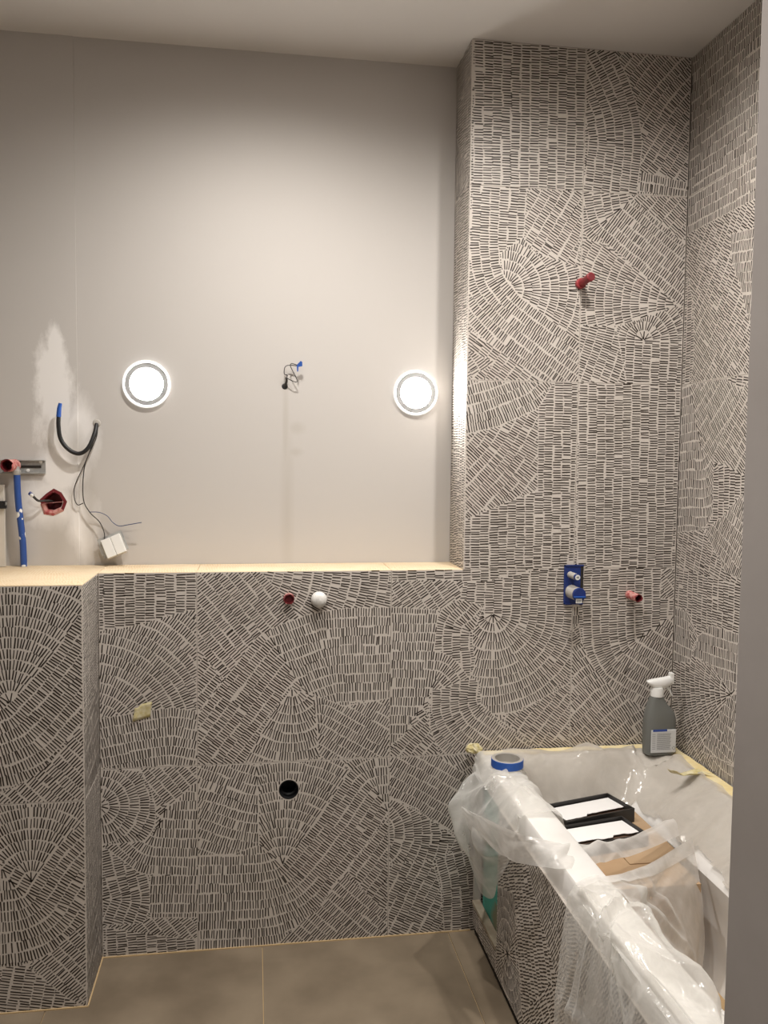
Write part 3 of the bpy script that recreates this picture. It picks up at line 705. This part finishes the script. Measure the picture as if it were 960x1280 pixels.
# second sheet: thrown over the rim, one side down the apron, the other across to the tub's right side
s2 = empty('plastic_sheet', (-.6, -1.1, RIM), 'wide clear plastic sheet thrown over the tub rim and down the tiled apron', 'plastic sheet')
ctrl = []
for k, y in enumerate((-.895, -1.00, -1.12, -1.25, -1.40)):
    t = k/4
    r_edge = [hit(865, 1050, 0, -.235), hit(878, 1120, 0, -.245), hit(881, 1175, 0, -.25), hit(876, 1230, 0, -.25), hit(868, 1300, 0, -.27)][k]
    inn = np.array([-.590, y+.020, z_+.004]); row = [(-.742-.012*t, y-.05, .06), (-.732, y-.03, .22), (-.722, y-.015, .40), (-.700, y, .56), (-.682, y, z_+.003), (-.636, y+.02, z_+.010), tuple(inn)]
    for q, sag in ((.2, -.010), (.45, -.012), (.72, -.006)):
        p_ = inn*(1-q)+r_edge*q; p_[2] += sag-.10*math.sin(q*math.pi)*t; row.append(tuple(p_))
    row.append(tuple(r_edge)); ctrl.append(row)
B1_ = film(ctrl, 130, 180, 55, .019, 3, 4, lambda U, V: np.clip((1-V)*6, .12, 1)*np.clip(U*8, .35, 1), 48)
B1_[:, :, 0] = np.where((B1_[:, :, 2] < RIM-.004) & (B1_[:, :, 0] < -.6), np.minimum(B1_[:, :, 0], -.686), B1_[:, :, 0])
onr = (B1_[:, :, 0] > -.69) & (B1_[:, :, 0] < -.585); B1_[:, :, 2] = np.where(onr, np.maximum(B1_[:, :, 2], RIM+.002), B1_[:, :, 2])
MB().grid(B1_).build('sheet', FILM, s2, smooth=True)
n_ = B1_.shape[1]; hem = B1_[:9, int(n_*.40):].copy(); hem[:, :, 2] += .005
MB().grid(hem).build('hem', FILMD, s2, smooth=True)

# ================================================================== THINGS ON THE TUB
# masking tape along both walls
def tape_strip(name, P0, P1, width_dir, wd, label, n=40, seed=1, m=YTAPE):
    r = np.random.default_rng(seed); vs = []; fs = []
    for i in range(n+1):
        t = i/n; a = np.array(P0)*(1-t)+np.array(P1)*t; e = wd*(1+.12*r.normal())
        for q in (0, 1):
            p_ = a+np.array(width_dir)*e*q; vs.append((p_[0], p_[1], max(tub_z(p_[0], p_[1]), RIM)+.0012+.0012*abs(r.normal())))
    for i in range(n): fs.append((2*i, 2*i+1, 2*i+3, 2*i+2))
    o = MB().add(vs, fs).build(name, m, solid=.0004); return tag(o, label, 'tape')
tape_strip('masking_tape', (-.655, -.008, 0), (-.04, -.008, 0), (0, -1, 0), .040, 'strip of yellow masking tape on the tub rim along the back wall')
tape_strip('masking_tape', (-.008, -.03, 0), (-.008, -1.45, 0), (-1, 0, 0), .046, 'strip of yellow masking tape on the tub rim along the right wall', 60, 4)
# loose curled end and crumpled wad
q = [hit(a, b, 2, RIM+z) for a, b, z in ((840, 958, .03), (850, 962, .018), (862, 961, .024), (876, 963, .016), (888, 968, .008))]
vs = []
for i, p_ in enumerate(q):
    wv = np.array([.012, -.020, .006+.010*math.sin(i*1.7)]); vs += [tuple(p_-wv*.6), tuple(p_+np.array([0, 0, .004*math.sin(i*2.1)])), tuple(p_+wv*.6)]
g = film([vs[3*i:3*i+3] for i in range(5)], 30, 10, 8, .004, 5, 3); g[:, :, 2] = np.maximum(g[:, :, 2], RIM+.008)
tag(MB().grid(g).build('tape_curl', YTAPEC, smooth=True, solid=.0005), 'curled loose end of masking tape beside the spray bottle', 'tape')
c = hit(598, 946, 2, RIM+.02); mb = MB(); rr = np.random.default_rng(9); rings = []
for i in range(9):
    t = i/8; rad = .030*math.sin(math.pi*(.08+.84*t))
    rings.append([(c[0]+.004+(t-.5)*.052+rr.normal(0, .002), -.036+rad*.75*math.cos(a)+rr.normal(0, .002), RIM+.021+rad*.55*math.sin(a)+rr.normal(0, .0015)) for a in np.linspace(0, 2*math.pi, 14, endpoint=False)])
tag(mb.loft(rings).build('tape_wad', YTAPEC, smooth=False), 'crumpled wad of masking tape at the outer corner of the tub', 'tape')
# blue tape roll
tr = hit(634, 957, 2, RIM+.024); e = empty('tape_roll', (tr[0], tr[1], RIM+.023), 'roll of blue masking tape lying on the plastic-covered tub rim', 'tape roll')
MB().lathe([(.0475, 0), (.0485, .001), (.0485, .0235), (.0475, .0245)], e.location, (0, 0, 1), n=48).build('tape', BLUET, e, smooth=True)
MB().lathe([(.0475, .0245), (.038, .0247), (.0375, .0245), (.0375, 0), (.0475, 0)], e.location, (0, 0, 1), n=48).build('core', TAPEF, e, smooth=True)
# spray bottle
bo = hit(822, 941, 2, RIM+.004); bt = empty('spray_bottle', (bo[0]+.002, bo[1], RIM+.0035), 'grey trigger spray bottle with white head in the tiled corner', 'bottle')
bX, bY, bZ = bt.location
# sections: height, left edge, right edge, half depth
sec = [(0, -.046, .046, .024), (.004, -.050, .051, .028), (.03, -.051, .053, .029), (.08, -.052, .053, .029), (.100, -.051, .052, .029), (.118, -.050, .051, .028), (.132, -.048, .047, .027), (.148, -.044, .036, .024), (.162, -.040, .022, .021), (.176, -.035, .013, .019), (.188, -.030, .009, .018)]
def sring(h, a, b, dpt, n=36, ex=3.2):
    r = []
    for j in range(n):
        t = 2*math.pi*j/n; c, s = math.cos(t), math.sin(t); k = (abs(c)**ex+abs(s)**ex)**(-1/ex)
        r.append((bX+(a+b)/2+(b-a)/2*c*k, bY+dpt*s*k, bZ+h))
    return r
MB().loft([sring(*s) for s in sec]).build('body', BOTTLE, bt, smooth=True)
hd = MB().lathe([(.018, .186), (.0205, .188), (.0205, .208), (.0185, .216)], (bX-.0105, bY, bZ), (0, 0, 1), n=28, caps=(True, True)).build('collar', WHITE, bt, smooth=True)
# sprayer head: a hood that slopes up to the nozzle end on the right
hs = [(-.046, .234, .236, .006), (-.040, .226, .240, .011), (-.026, .216, .243, .0135), (-.008, .210, .2455, .0145), (.010, .212, .248, .014), (.026, .218, .251, .0125), (.036, .222, .2525, .011), (.040, .225, .252, .009)]
rings = []
for x, za, zb, d2 in hs:
    rings.append([(bX+x, bY+d2*math.cos(t)*(abs(math.cos(t))+1e-6)**-.35*1.0, bZ+(za+zb)/2+(zb-za)/2*math.sin(t)) for t in np.linspace(0, 2*math.pi, 20, endpoint=False)])
MB().loft(rings).build('sprayer_head', WHITE, bt, smooth=True)
MB().box((bX+.030, bY-.009, bZ+.226), (bX+.043, bY+.009, bZ+.262)).build('nozzle', WHITE, bt, bevel=.002)
MB().tube([(bX+.018, bY, bZ+.220), (bX+.030, bY, bZ+.208), (bX+.037, bY, bZ+.194), (bX+.042, bY, bZ+.186)], lambda t: .005-.0025*t, n=10).build('trigger', WHITE, bt, smooth=True)
lb = MB().box((bX-.041, bY-.0320, bZ+.012), (bX+.043, bY-.0285, bZ+.086)).build('label', LABEL, bt, bevel=.001)
mb = MB(); yl = bY-.0322
for i in range(13):
    zz = bZ+.073-.0042*i
    mb.add([(bX-.022, yl, zz), (bX+.026*(1-.15*(i % 3)/2), yl, zz), (bX+.026*(1-.15*(i % 3)/2), yl, zz+.0014), (bX-.022, yl, zz+.0014)], [(0, 1, 2, 3)])
for i in range(9):
    zz = bZ+.072-.006*i; mb.add([(bX-.038, yl, zz), (bX-.027, yl, zz), (bX-.027, yl, zz+.0012), (bX-.038, yl, zz+.0012)], [(0, 1, 2, 3)])
# warning diamond outline
for a, b in (((.030, .026), (.036, .032)), ((.036, .032), (.042, .026)), ((.042, .026), (.036, .020)), ((.036, .020), (.030, .026))):
    d_ = np.array([b[0]-a[0], b[1]-a[1]]); nn = np.array([-d_[1], d_[0]])/np.linalg.norm(d_)*.0006
    mb.add([(bX+a[0]-nn[0], yl, bZ+a[1]-nn[1]), (bX+b[0]-nn[0], yl, bZ+b[1]-nn[1]), (bX+b[0]+nn[0], yl, bZ+b[1]+nn[1]), (bX+a[0]+nn[0], yl, bZ+a[1]+nn[1])], [(0, 1, 2, 3)])
o = mb.build('label_text', LABELD); o.parent = lb
o = MB().box((bX-.036, bY-.0324, bZ+.081), (bX+.012, bY-.0319, bZ+.0875)).build('label_band', BLUEI); o.parent = lb

# ================================================================== WALL LIGHTS
def wall_light(px_, py_, label):
    c = hit(px_, py_, 1, D-.01); e = empty('wall_light', (c[0], D, c[2]), label, 'light', 'round wall lights in the recess')
    L_ = e.location; ax = (0, -1, 0)
    MB().lathe([(.050, .0005), (.060, .001), (.061, .006), (.052, .008)], L_, ax, n=48, caps=(True, False)).build('base', LAMPW, e, smooth=True)
    MB().lathe([(.0680, .001), (.0745, .001), (.0755, .006), (.0740, .011), (.0710, .013), (.0682, .010), (.0680, .001)], L_, ax, n=64).build('ring', RINGE, e, smooth=True)
    MB().lathe([(.0684, .0095), (.066, .0070), (.050, .0088)], L_, ax, n=64).build('groove', GROOVE, e, smooth=True)
    MB().lathe([(.0520, .0084), (.0500, .0094), (.036, .0102), (.018, .0106), (.0001, .0108)], L_, ax, n=48).build('diffuser', GLOW, e, smooth=True)
    return e
wall_light(183, 480, 'lit round white wall light beside the filler patch and black cable')
wall_light(520, 491, 'lit round white wall light beside the tiled return')
# ceiling downlights (two just above the picture, the third an added unseen fill)
for k, (x, y, wt) in enumerate(SPOTS):
    e = empty('ceiling_downlight', (x, y, H), ['small round ceiling downlight over the ledge wall', 'small round ceiling downlight over the bathtub', 'added ceiling fill light over the middle of the room'][k], 'light', 'ceiling downlights')
    MB().lathe([(.030, -.004), (.034, -.006), (.044, -.005), (.046, -.0005)], (x, y, H), (0, 0, 1), n=40).build('bezel', LAMPW, e, smooth=True)
    MB().lathe([(.0001, -.003), (.031, -.003)], (x, y, H), (0, 0, 1), n=32).build('lens', SPOTG, e)
    downlight_lamp(x, y, wt, e)

# ================================================================== PIPES AND FITTINGS ON THE TILED WALL
def sleeve(px_, py_, name, label, r, out, tilt, col, plane_y=0.0, dirx=0., dirz=0.):
    c = hit(px_, py_, 1, plane_y); e = empty(name, (c[0], plane_y, c[2]), label, 'pipe sleeve')
    ax = Vector((dirx, -1, dirz)).normalized(); n = 18; rr = np.random.default_rng(int(px_))
    o = MB()
    k = [(r*1.05, .001), (r, .004), (r*.97, out*.5), (r*1.0, out)]
    o.lathe(k, e.location, ax, n=n, caps=(True, False)); o.lathe([(r, out), (r*.82, out), (r*.78, out*.25)], e.location, ax, 1, n=n, caps=(False, True))
    b = o.build('sleeve', [col, REDD], e, smooth=True)
    # ragged rim
    for v in b.data.vertices:
        h = (v.co-Vector(e.location)).dot(ax)
        if h > out*.9: v.co += ax*rr.normal(0, r*.16)
    return e
sleeve(361, 748, 'pipe_sleeve', 'short red pipe sleeve beside the round white plug', .0165, .014, 0, PINK)
sleeve(786, 743, 'pipe_sleeve', 'pink plastered pipe sleeve beside the blue mixer body', .0135, .060, 0, PINK, dirx=.10, dirz=-.05)
# upper red stub: sleeve with a plug sticking out of it
c = hit(725, 355, 1, 0); e = empty('pipe_stub', (c[0], 0, c[2]), 'red pipe stub with end plug high on the tiled wall', 'pipe')
MB().lathe([(.0165, .001), (.0165, .012), (.0145, .014)], e.location, (0, -1, 0), n=24, caps=(True, True)).build('sleeve', RED, e, smooth=True)
c2 = Vector(e.location)
MB().lathe([(.012, .012), (.012, .060), (.0135, .062), (.0135, .074), (.011, .076)], c2, Vector((.10, -1, .12)).normalized(), n=24, caps=(False, True)).build('plug', [RED], e, smooth=True)
MB().lathe([(.0112, .0764), (.0001, .0764)], c2, Vector((.10, -1, .12)).normalized(), n=20).build('plug_face', REDD, e)
# white cap
c = hit(399, 750, 1, -.02); e = empty('blanking_plug', (c[0], 0, c[2]), 'round white plug on the tiled wall just below the ledge', 'plug')
MB().lathe([(.0250, .0006), (.0250, .004)], e.location, (0, -1, 0), n=32, caps=(True, True)).build('gasket', DARK, e)
MB().lathe([(.0245, .004), (.0252, .012), (.0240, .020), (.0200, .027), (.0120, .0315), (.0001, .033)], e.location, (0, -1, 0), n=36).build('dome', CAP, e, smooth=True)
# waste pipe in its hole
e = empty('waste_pipe', (DRAIN[0], 0, DRAIN[1]), 'open black waste pipe set in a round hole in the tiles', 'pipe')
MB().lathe([(.0305, -.0015), (.0300, 0), (.0285, 0), (.0285, -.085), (.0001, -.085)], e.location, (0, -1, 0), n=40).build('socket', BLACK, e, smooth=True)
MB().lathe([(.0285, -.030), (.024, -.034), (.024, -.06)], e.location, (0, -1, 0), n=40).build('seal', BLACK, e, smooth=True)
# concealed mixer body
a = hit(705, 706, 1, 0); b = hit(728, 755, 1, 0); e = empty('mixer_body', ((a[0]+b[0])/2, 0, (a[2]+b[2])/2), 'blue concealed mixer body with two capped spindles in the tiled wall', 'mixer')
mb = MB(); zt, zb, xl, xr = a[2], b[2], a[0], b[0]
mb.box((xl, -.0030, zb), (xr, -.0012, zt)); mb.box((xl, -.006, zb), (xl+.004, -.003, zt)); mb.box((xl, -.006, zt-.004), (xr, -.003, zt)); mb.box((xl, -.006, zb), (xr, -.003, zb+.004))
mb.build('frame', BLUE, e); MB().box((xr-.010, -.0038, zb+.006), (xr-.0005, -.003, zt-.006)).build('gap', DARK, e)
def spindle(cx, cz, r, out, capcol, marks):
    ax = Vector((.02, -1, -.01)).normalized(); o_ = (cx, -.003, cz)
    MB().lathe([(r*1.02, 0), (r, .004), (r*.96, out)], o_, ax, n=32, caps=(True, False)).build('spindle_cover', GREYP, e, smooth=True)
    return MB().lathe([(r*.97, out-.004), (r*1.01, out), (r*1.01, out+.004), (r*.95, out+.006), (.0001, out+.006)], o_, ax, n=32).build('spindle_cap', capcol, e, smooth=True), (Vector(o_)+ax*(out+.0064))
cp, f0 = spindle(xl+.021, zt-.032, .0105, .055, BLUE, 0)
o = MB().lathe([(.0001, 0), (.0085, 0)], f0, (0, -1, 0), n=24).build('cap_disc', WHITE); o.parent = cp; o.matrix_parent_inverse = Matrix()
mb = MB()
for a_, b_, c_, d_ in ((-.0035, -.003, -.0020, .003), (-.0020, -.001, .0005, .0005), (.0008, -.003, .0022, .003), (.0022, .0012, .0040, .003), (.0022, -.003, .0040, -.0012)):
    mb.add([(f0.x+a_, f0.y-.0004, f0.z+b_), (f0.x+c_, f0.y-.0004, f0.z+b_), (f0.x+c_, f0.y-.0004, f0.z+d_), (f0.x+a_, f0.y-.0004, f0.z+d_)], [(0, 1, 2, 3)])
o = mb.build('cap_mark', BLACK); o.parent = cp
cp, f1 = spindle(xl+.027, zb+.042, .0220, .060, BLUE, 0)
o = MB().box((f1.x-.0125, f1.y-.0012, f1.z-.026), (f1.x+.0075, f1.y, f1.z-.012)).build('sticker', WHITE); o.parent = cp
mb = MB()
for i in range(4):
    x = f1.x-.010+.0038*i; z = f1.z-.0225
    for a_, b_, c_, d_ in ((0, 0, .0024, .0008), (0, .0056, .0024, .0064), (0, 0, .0008, .0064), (.0016, 0, .0024, .0064)):
        mb.add([(x+a_, f1.y-.0015, z+b_), (x+c_, f1.y-.0015, z+b_), (x+c_, f1.y-.0015, z+d_), (x+a_, f1.y-.0015, z+d_)], [(0, 1, 2, 3)])
o = mb.build('sticker_mark', LABELD); o.parent = cp
o = MB().box((f1.x-.020, f1.y-.006, f1.z-.008), (f1.x+.018, f1.y+.001, f1.z-.004)).build('cap_bar', BLUET); o.parent = cp
# masking tape scrap
c = hit(178, 889, 1, 0); q = np.zeros((6, 6, 3))
for i in range(6):
    for j in range(6):
        u, v = i/5-.5, j/5-.5; q[i, j] = (c[0]+u*.052+v*.006, -.0015-.010*max(0, u*v+.05)-.012*max(0, v-.25)*(u+.2), c[2]+v*.048+u*.012-.008*(v > 0)*(u < -.1))
tag(MB().grid(q).build('tape_scrap', YTAPEC, smooth=True, solid=.0004), 'small scrap of yellow masking tape stuck on the tiled wall', 'tape')

# ================================================================== CABLES AND FITTINGS IN THE RECESS
def W(a, b, off=.02): return tuple(hit(a, b, 1, D-off))
# middle cable
c = W(356, 483, .0); e = empty('cable_tail', (c[0], D, c[2]), 'thin dark cable tail with blue tape end between the wall lights', 'cable')
MB().lathe([(.010, .0004), (.007, .003), (.0001, .004)], (c[0], D, c[2]), (0, -1, 0), n=14).build('wall_hole', BLACK, e)
MB().tube([W(356, 483, 0), W(358, 477, .012), W(358, 472, .018)], .0040).build('sheath', WIRE, e, smooth=True)
MB().tube([W(358, 472, .018), W(359, 469, .02), W(355.5, 467.5, .02), W(355.4, 462, .02), W(357, 458, .02), W(362, 456.5, .02), W(372, 457.5, .025)], .0014, n=6).build('wire', WIRE, e, smooth=True)
MB().tube([W(358, 472, .018), W(364, 475.5, .022), W(370, 477.5, .022), W(371.5, 475, .024), W(366, 464, .026), W(363, 457, .026), W(365, 454.5, .026), W(372, 456.5, .026)], .0014, n=6).build('wire', WIRE, e, smooth=True)
mb = MB(); a = np.array(W(371, 457.5, .026)); b = np.array(W(377.5, 455, .03))
mb.add([tuple(a+[0, 0, -.004]), tuple(a+[0, 0, .004]), tuple(b+[-.004, 0, .010]), tuple(b+[.001, 0, .006]), tuple(b+[.001, 0, -.007])], [(0, 1, 2, 3, 4)])
mb.add([tuple(a+[.0, -.002, .001]), tuple(a+[.006, -.002, .001]), tuple(a+[.004, -.002, -.018]), tuple(a+[.001, -.002, -.018])], [(0, 1, 2, 3)])
mb.build('tape_tab', BLUET, e, solid=.0015)
# left: thick black cable with taped end, thin leads and the loose switch
c = W(121, 529, 0); e = empty('black_cable', (c[0], D, c[2]), 'thick black cable looping from the wall with a blue taped end', 'cable')
MB().lathe([(.013, .0004), (.010, .003), (.0001, .004)], (c[0], D, c[2]), (0, -1, 0), n=14).build('wall_hole', GREYP, e)
MB().tube([W(121, 530, 0), W(118, 543, .02), W(110, 560, .03), (W(99, 567, .03)), W(86, 562, .03), W(76, 549, .03), W(73, 532, .035), W(73.5, 517, .035)], .0066, n=12).build('cable', BLACK, e, smooth=True)
MB().tube([W(73.3, 521, .035), W(74, 511, .036), W(75.5, 504, .036)], lambda t: .0078-.002*t, n=10).build('tape_end', BLUET, e, smooth=True)
e = empty('thin_leads', tuple(W(120, 534, 0)), 'pair of thin leads hanging from the wall to the loose switch', 'cable')
MB().tube([W(122, 530, .0), W(118, 548, .018), W(107, 577, .016), W(94, 606, .014), W(93, 622, .014), W(97, 631, .014), W(104, 629, .014)], .0016, n=6).build('lead', WIRE, e, smooth=True)
MB().tube([W(122, 530, .0), W(120, 548, .02), W(106, 582, .02), W(104, 622, .018), W(112, 640, .018), W(124, 652, .02), W(130, 665, .024), W(131, 676, .028)], .0017, n=6).build('lead', WIRE, e, smooth=True)
MB().tube([W(112, 640, .018), W(124, 640.5, .02), W(134, 645, .02), W(141, 653, .02), W(149, 657.5, .024), W(160, 656, .03), W(177, 653, .034)], .0013, n=6).build('lead', WIREB, e, smooth=True)
# switch: leans against the wall just above the ledge
sc = np.array(W(143, 683, .030)); e = empty('loose_switch', tuple(sc), 'loose white double rocker switch hanging above the ledge', 'switch')
M_ = Matrix.Translation(Vector(sc)) @ Matrix.Rotation(math.radians(-23), 4, 'Y') @ Matrix.Scale(1.38, 4) @ Matrix.Rotation(math.radians(-14), 4, 'X')
def put(o): o.matrix_parent_inverse = Matrix(); o.parent = e; o.matrix_local = Matrix.Translation(-Vector(sc)) @ M_; return o
for s_ in (-1, 1):
    put(MB().box((.0004 if s_ > 0 else -.0225, -.010, -.0225), (.0225 if s_ > 0 else -.0004, -.002, .0225)).build('rocker', WHITE, bevel=.0012))
put(MB().box((-.0235, -.002, -.0235), (.0235, .003, .0235)).build('body', GREYP)); put(MB().box((-.031, .0005, -.018), (.028, .002, .030)).build('mounting_plate', STEEL))
put(MB().box((-.033, -.001, -.010), (-.024, .004, .012)).build('claw', STEEL))
# socket hole with red box and wire
e = empty('socket_hole', (hc[0], D-PROUD, hc[2]), 'round red wall box with a cable tail in the filled wall', 'wall box')
rr = np.random.default_rng(12); ang = np.linspace(0, 2*math.pi, 9, endpoint=False)+rr.normal(0, .12, 9); rad = .0305*(1+rr.normal(0, .10, 9))
def hring(k, y): return [(hc[0]+k*rad[j]*math.cos(ang[j]), D-PROUD-y, hc[2]+k*rad[j]*math.sin(ang[j])) for j in range(9)]
MB().loft([hring(1.30, .0006), hring(.98, .0012), hring(.90, -.006), hring(.88, -.045)], caps=(False, True)).build('box', [REDD], e)
lo_ = [j for j in range(9) if math.sin(ang[j]) < .15]
MB().loft([[hring(1.36, .0010)[j] for j in lo_], [hring(1.12, .0040)[j] for j in lo_], [hring(.86, .0016)[j] for j in lo_], [hring(.82, -.014)[j] for j in lo_]], caps=(False, False), closed=False).build('rim', PINK, e)
wp = lambda a, b, off: tuple(hit(a, b, 1, D-PROUD-off))
MB().tube([wp(68, 628, -.035), wp(62, 626, .0), wp(54, 626, .02), wp(48, 626, .028), wp(43, 622, .034), wp(40, 618, .036)], .0038, n=8).build('cable', WIRE, e, smooth=True)
MB().tube([wp(41, 620, .036), wp(38, 617, .038), wp(36.5, 616, .038)], .0062, n=8).build('tape_end', BLUE, e, smooth=True)
MB().lathe([(.0058, .0), (.0001, .003)], wp(39.8, 619, .0445), (0, -1, 0), n=10).build('label', WHITE, e)
# steel bracket rail with red sleeve, and the blue conduit hanging from it
yw = D-PROUD; a = hit(57, 575, 1, yw); b = hit(57, 592, 1, yw); XA = -2.62
e = empty('bracket_rail', ((XA+a[0])/2, yw, b[2]), 'galvanised steel bracket rail screwed to the painted wall', 'bracket'); ztp, zbt = a[2], b[2]
MB().box((XA, yw-.004, zbt), (a[0], yw-.0005, ztp)).box((XA, yw-.012, zbt), (a[0], yw-.004, zbt+.003)).box((XA, yw-.012, ztp-.003), (a[0], yw-.004, ztp)).build('channel', STEEL, e)
for px_ in (51, 35):
    c = hit(px_, 577.5 if px_ > 40 else 588, 1, yw-.004); MB().lathe([(.0052, 0), (.0048, .003), (.0001, .0035)], (c[0], yw-.004, c[2]), (0, -1, 0), n=12).build('screw', WHITE, e, smooth=True)
MB().box((hit(26, 583, 1, yw)[0], yw-.0055, (ztp+zbt)/2-.004), (hit(52, 583, 1, yw)[0], yw-.0042, (ztp+zbt)/2+.004)).build('slot', DARK, e)
sleeve(18, 582, 'pipe_sleeve', 'red pipe sleeve with pink plaster on the steel bracket rail', .0195, .060, 0, PINK, plane_y=yw-.013, dirx=-.12, dirz=.02)
t0 = np.array(hit(21, 592, 1, yw-.034)); t1 = np.array(hit(30, 708, 1, yw-.026)); t1[2] = Z1+.0012
e = empty('blue_conduit', tuple(t1), 'paint-spotted blue conduit standing on the ledge below the bracket rail', 'conduit')
MB().tube([t0, t0*.7+t1*.3+np.array([-.002, 0, 0]), t0*.3+t1*.7+np.array([.002, 0, 0]), t1], .0100, n=14).build('pipe', BLUEP, e, smooth=True)
MB().lathe([(.0105, -.004), (.0125, 0), (.0125, .010), (.0085, .012), (.0085, .022)], t0, (0, 0, 1), n=16, caps=(True, True)).build('fitting', STEEL, e, smooth=True)
# white board at the left edge, with its small dark bracket
a = hit(4.5, 606, 1, yw-.03); e = empty('white_board', (a[0]-.2, yw-.03, Z1), 'white board standing on the ledge against the wall', 'board')
MB().box((a[0]-.42, yw-.030, Z1+.0012), (a[0], yw-.014, a[2])).build('panel', mat('board_white', (.62, .58, .52), .6), e, bevel=.001)
c = hit(3, 631, 1, yw-.036); MB().box((c[0]-.03, yw-.040, c[2]-.012), (c[0]+.012, yw-.030, c[2]+.012)).build('clip', BLACK, e, bevel=.002)
c = hit(6.5, 629.5, 1, yw-.036); MB().lathe([(.006, 0), (.006, .004)], (c[0], yw-.036, c[2]), (0, -1, 0), n=12, caps=(True, True)).build('clip_eye', STEEL, e)
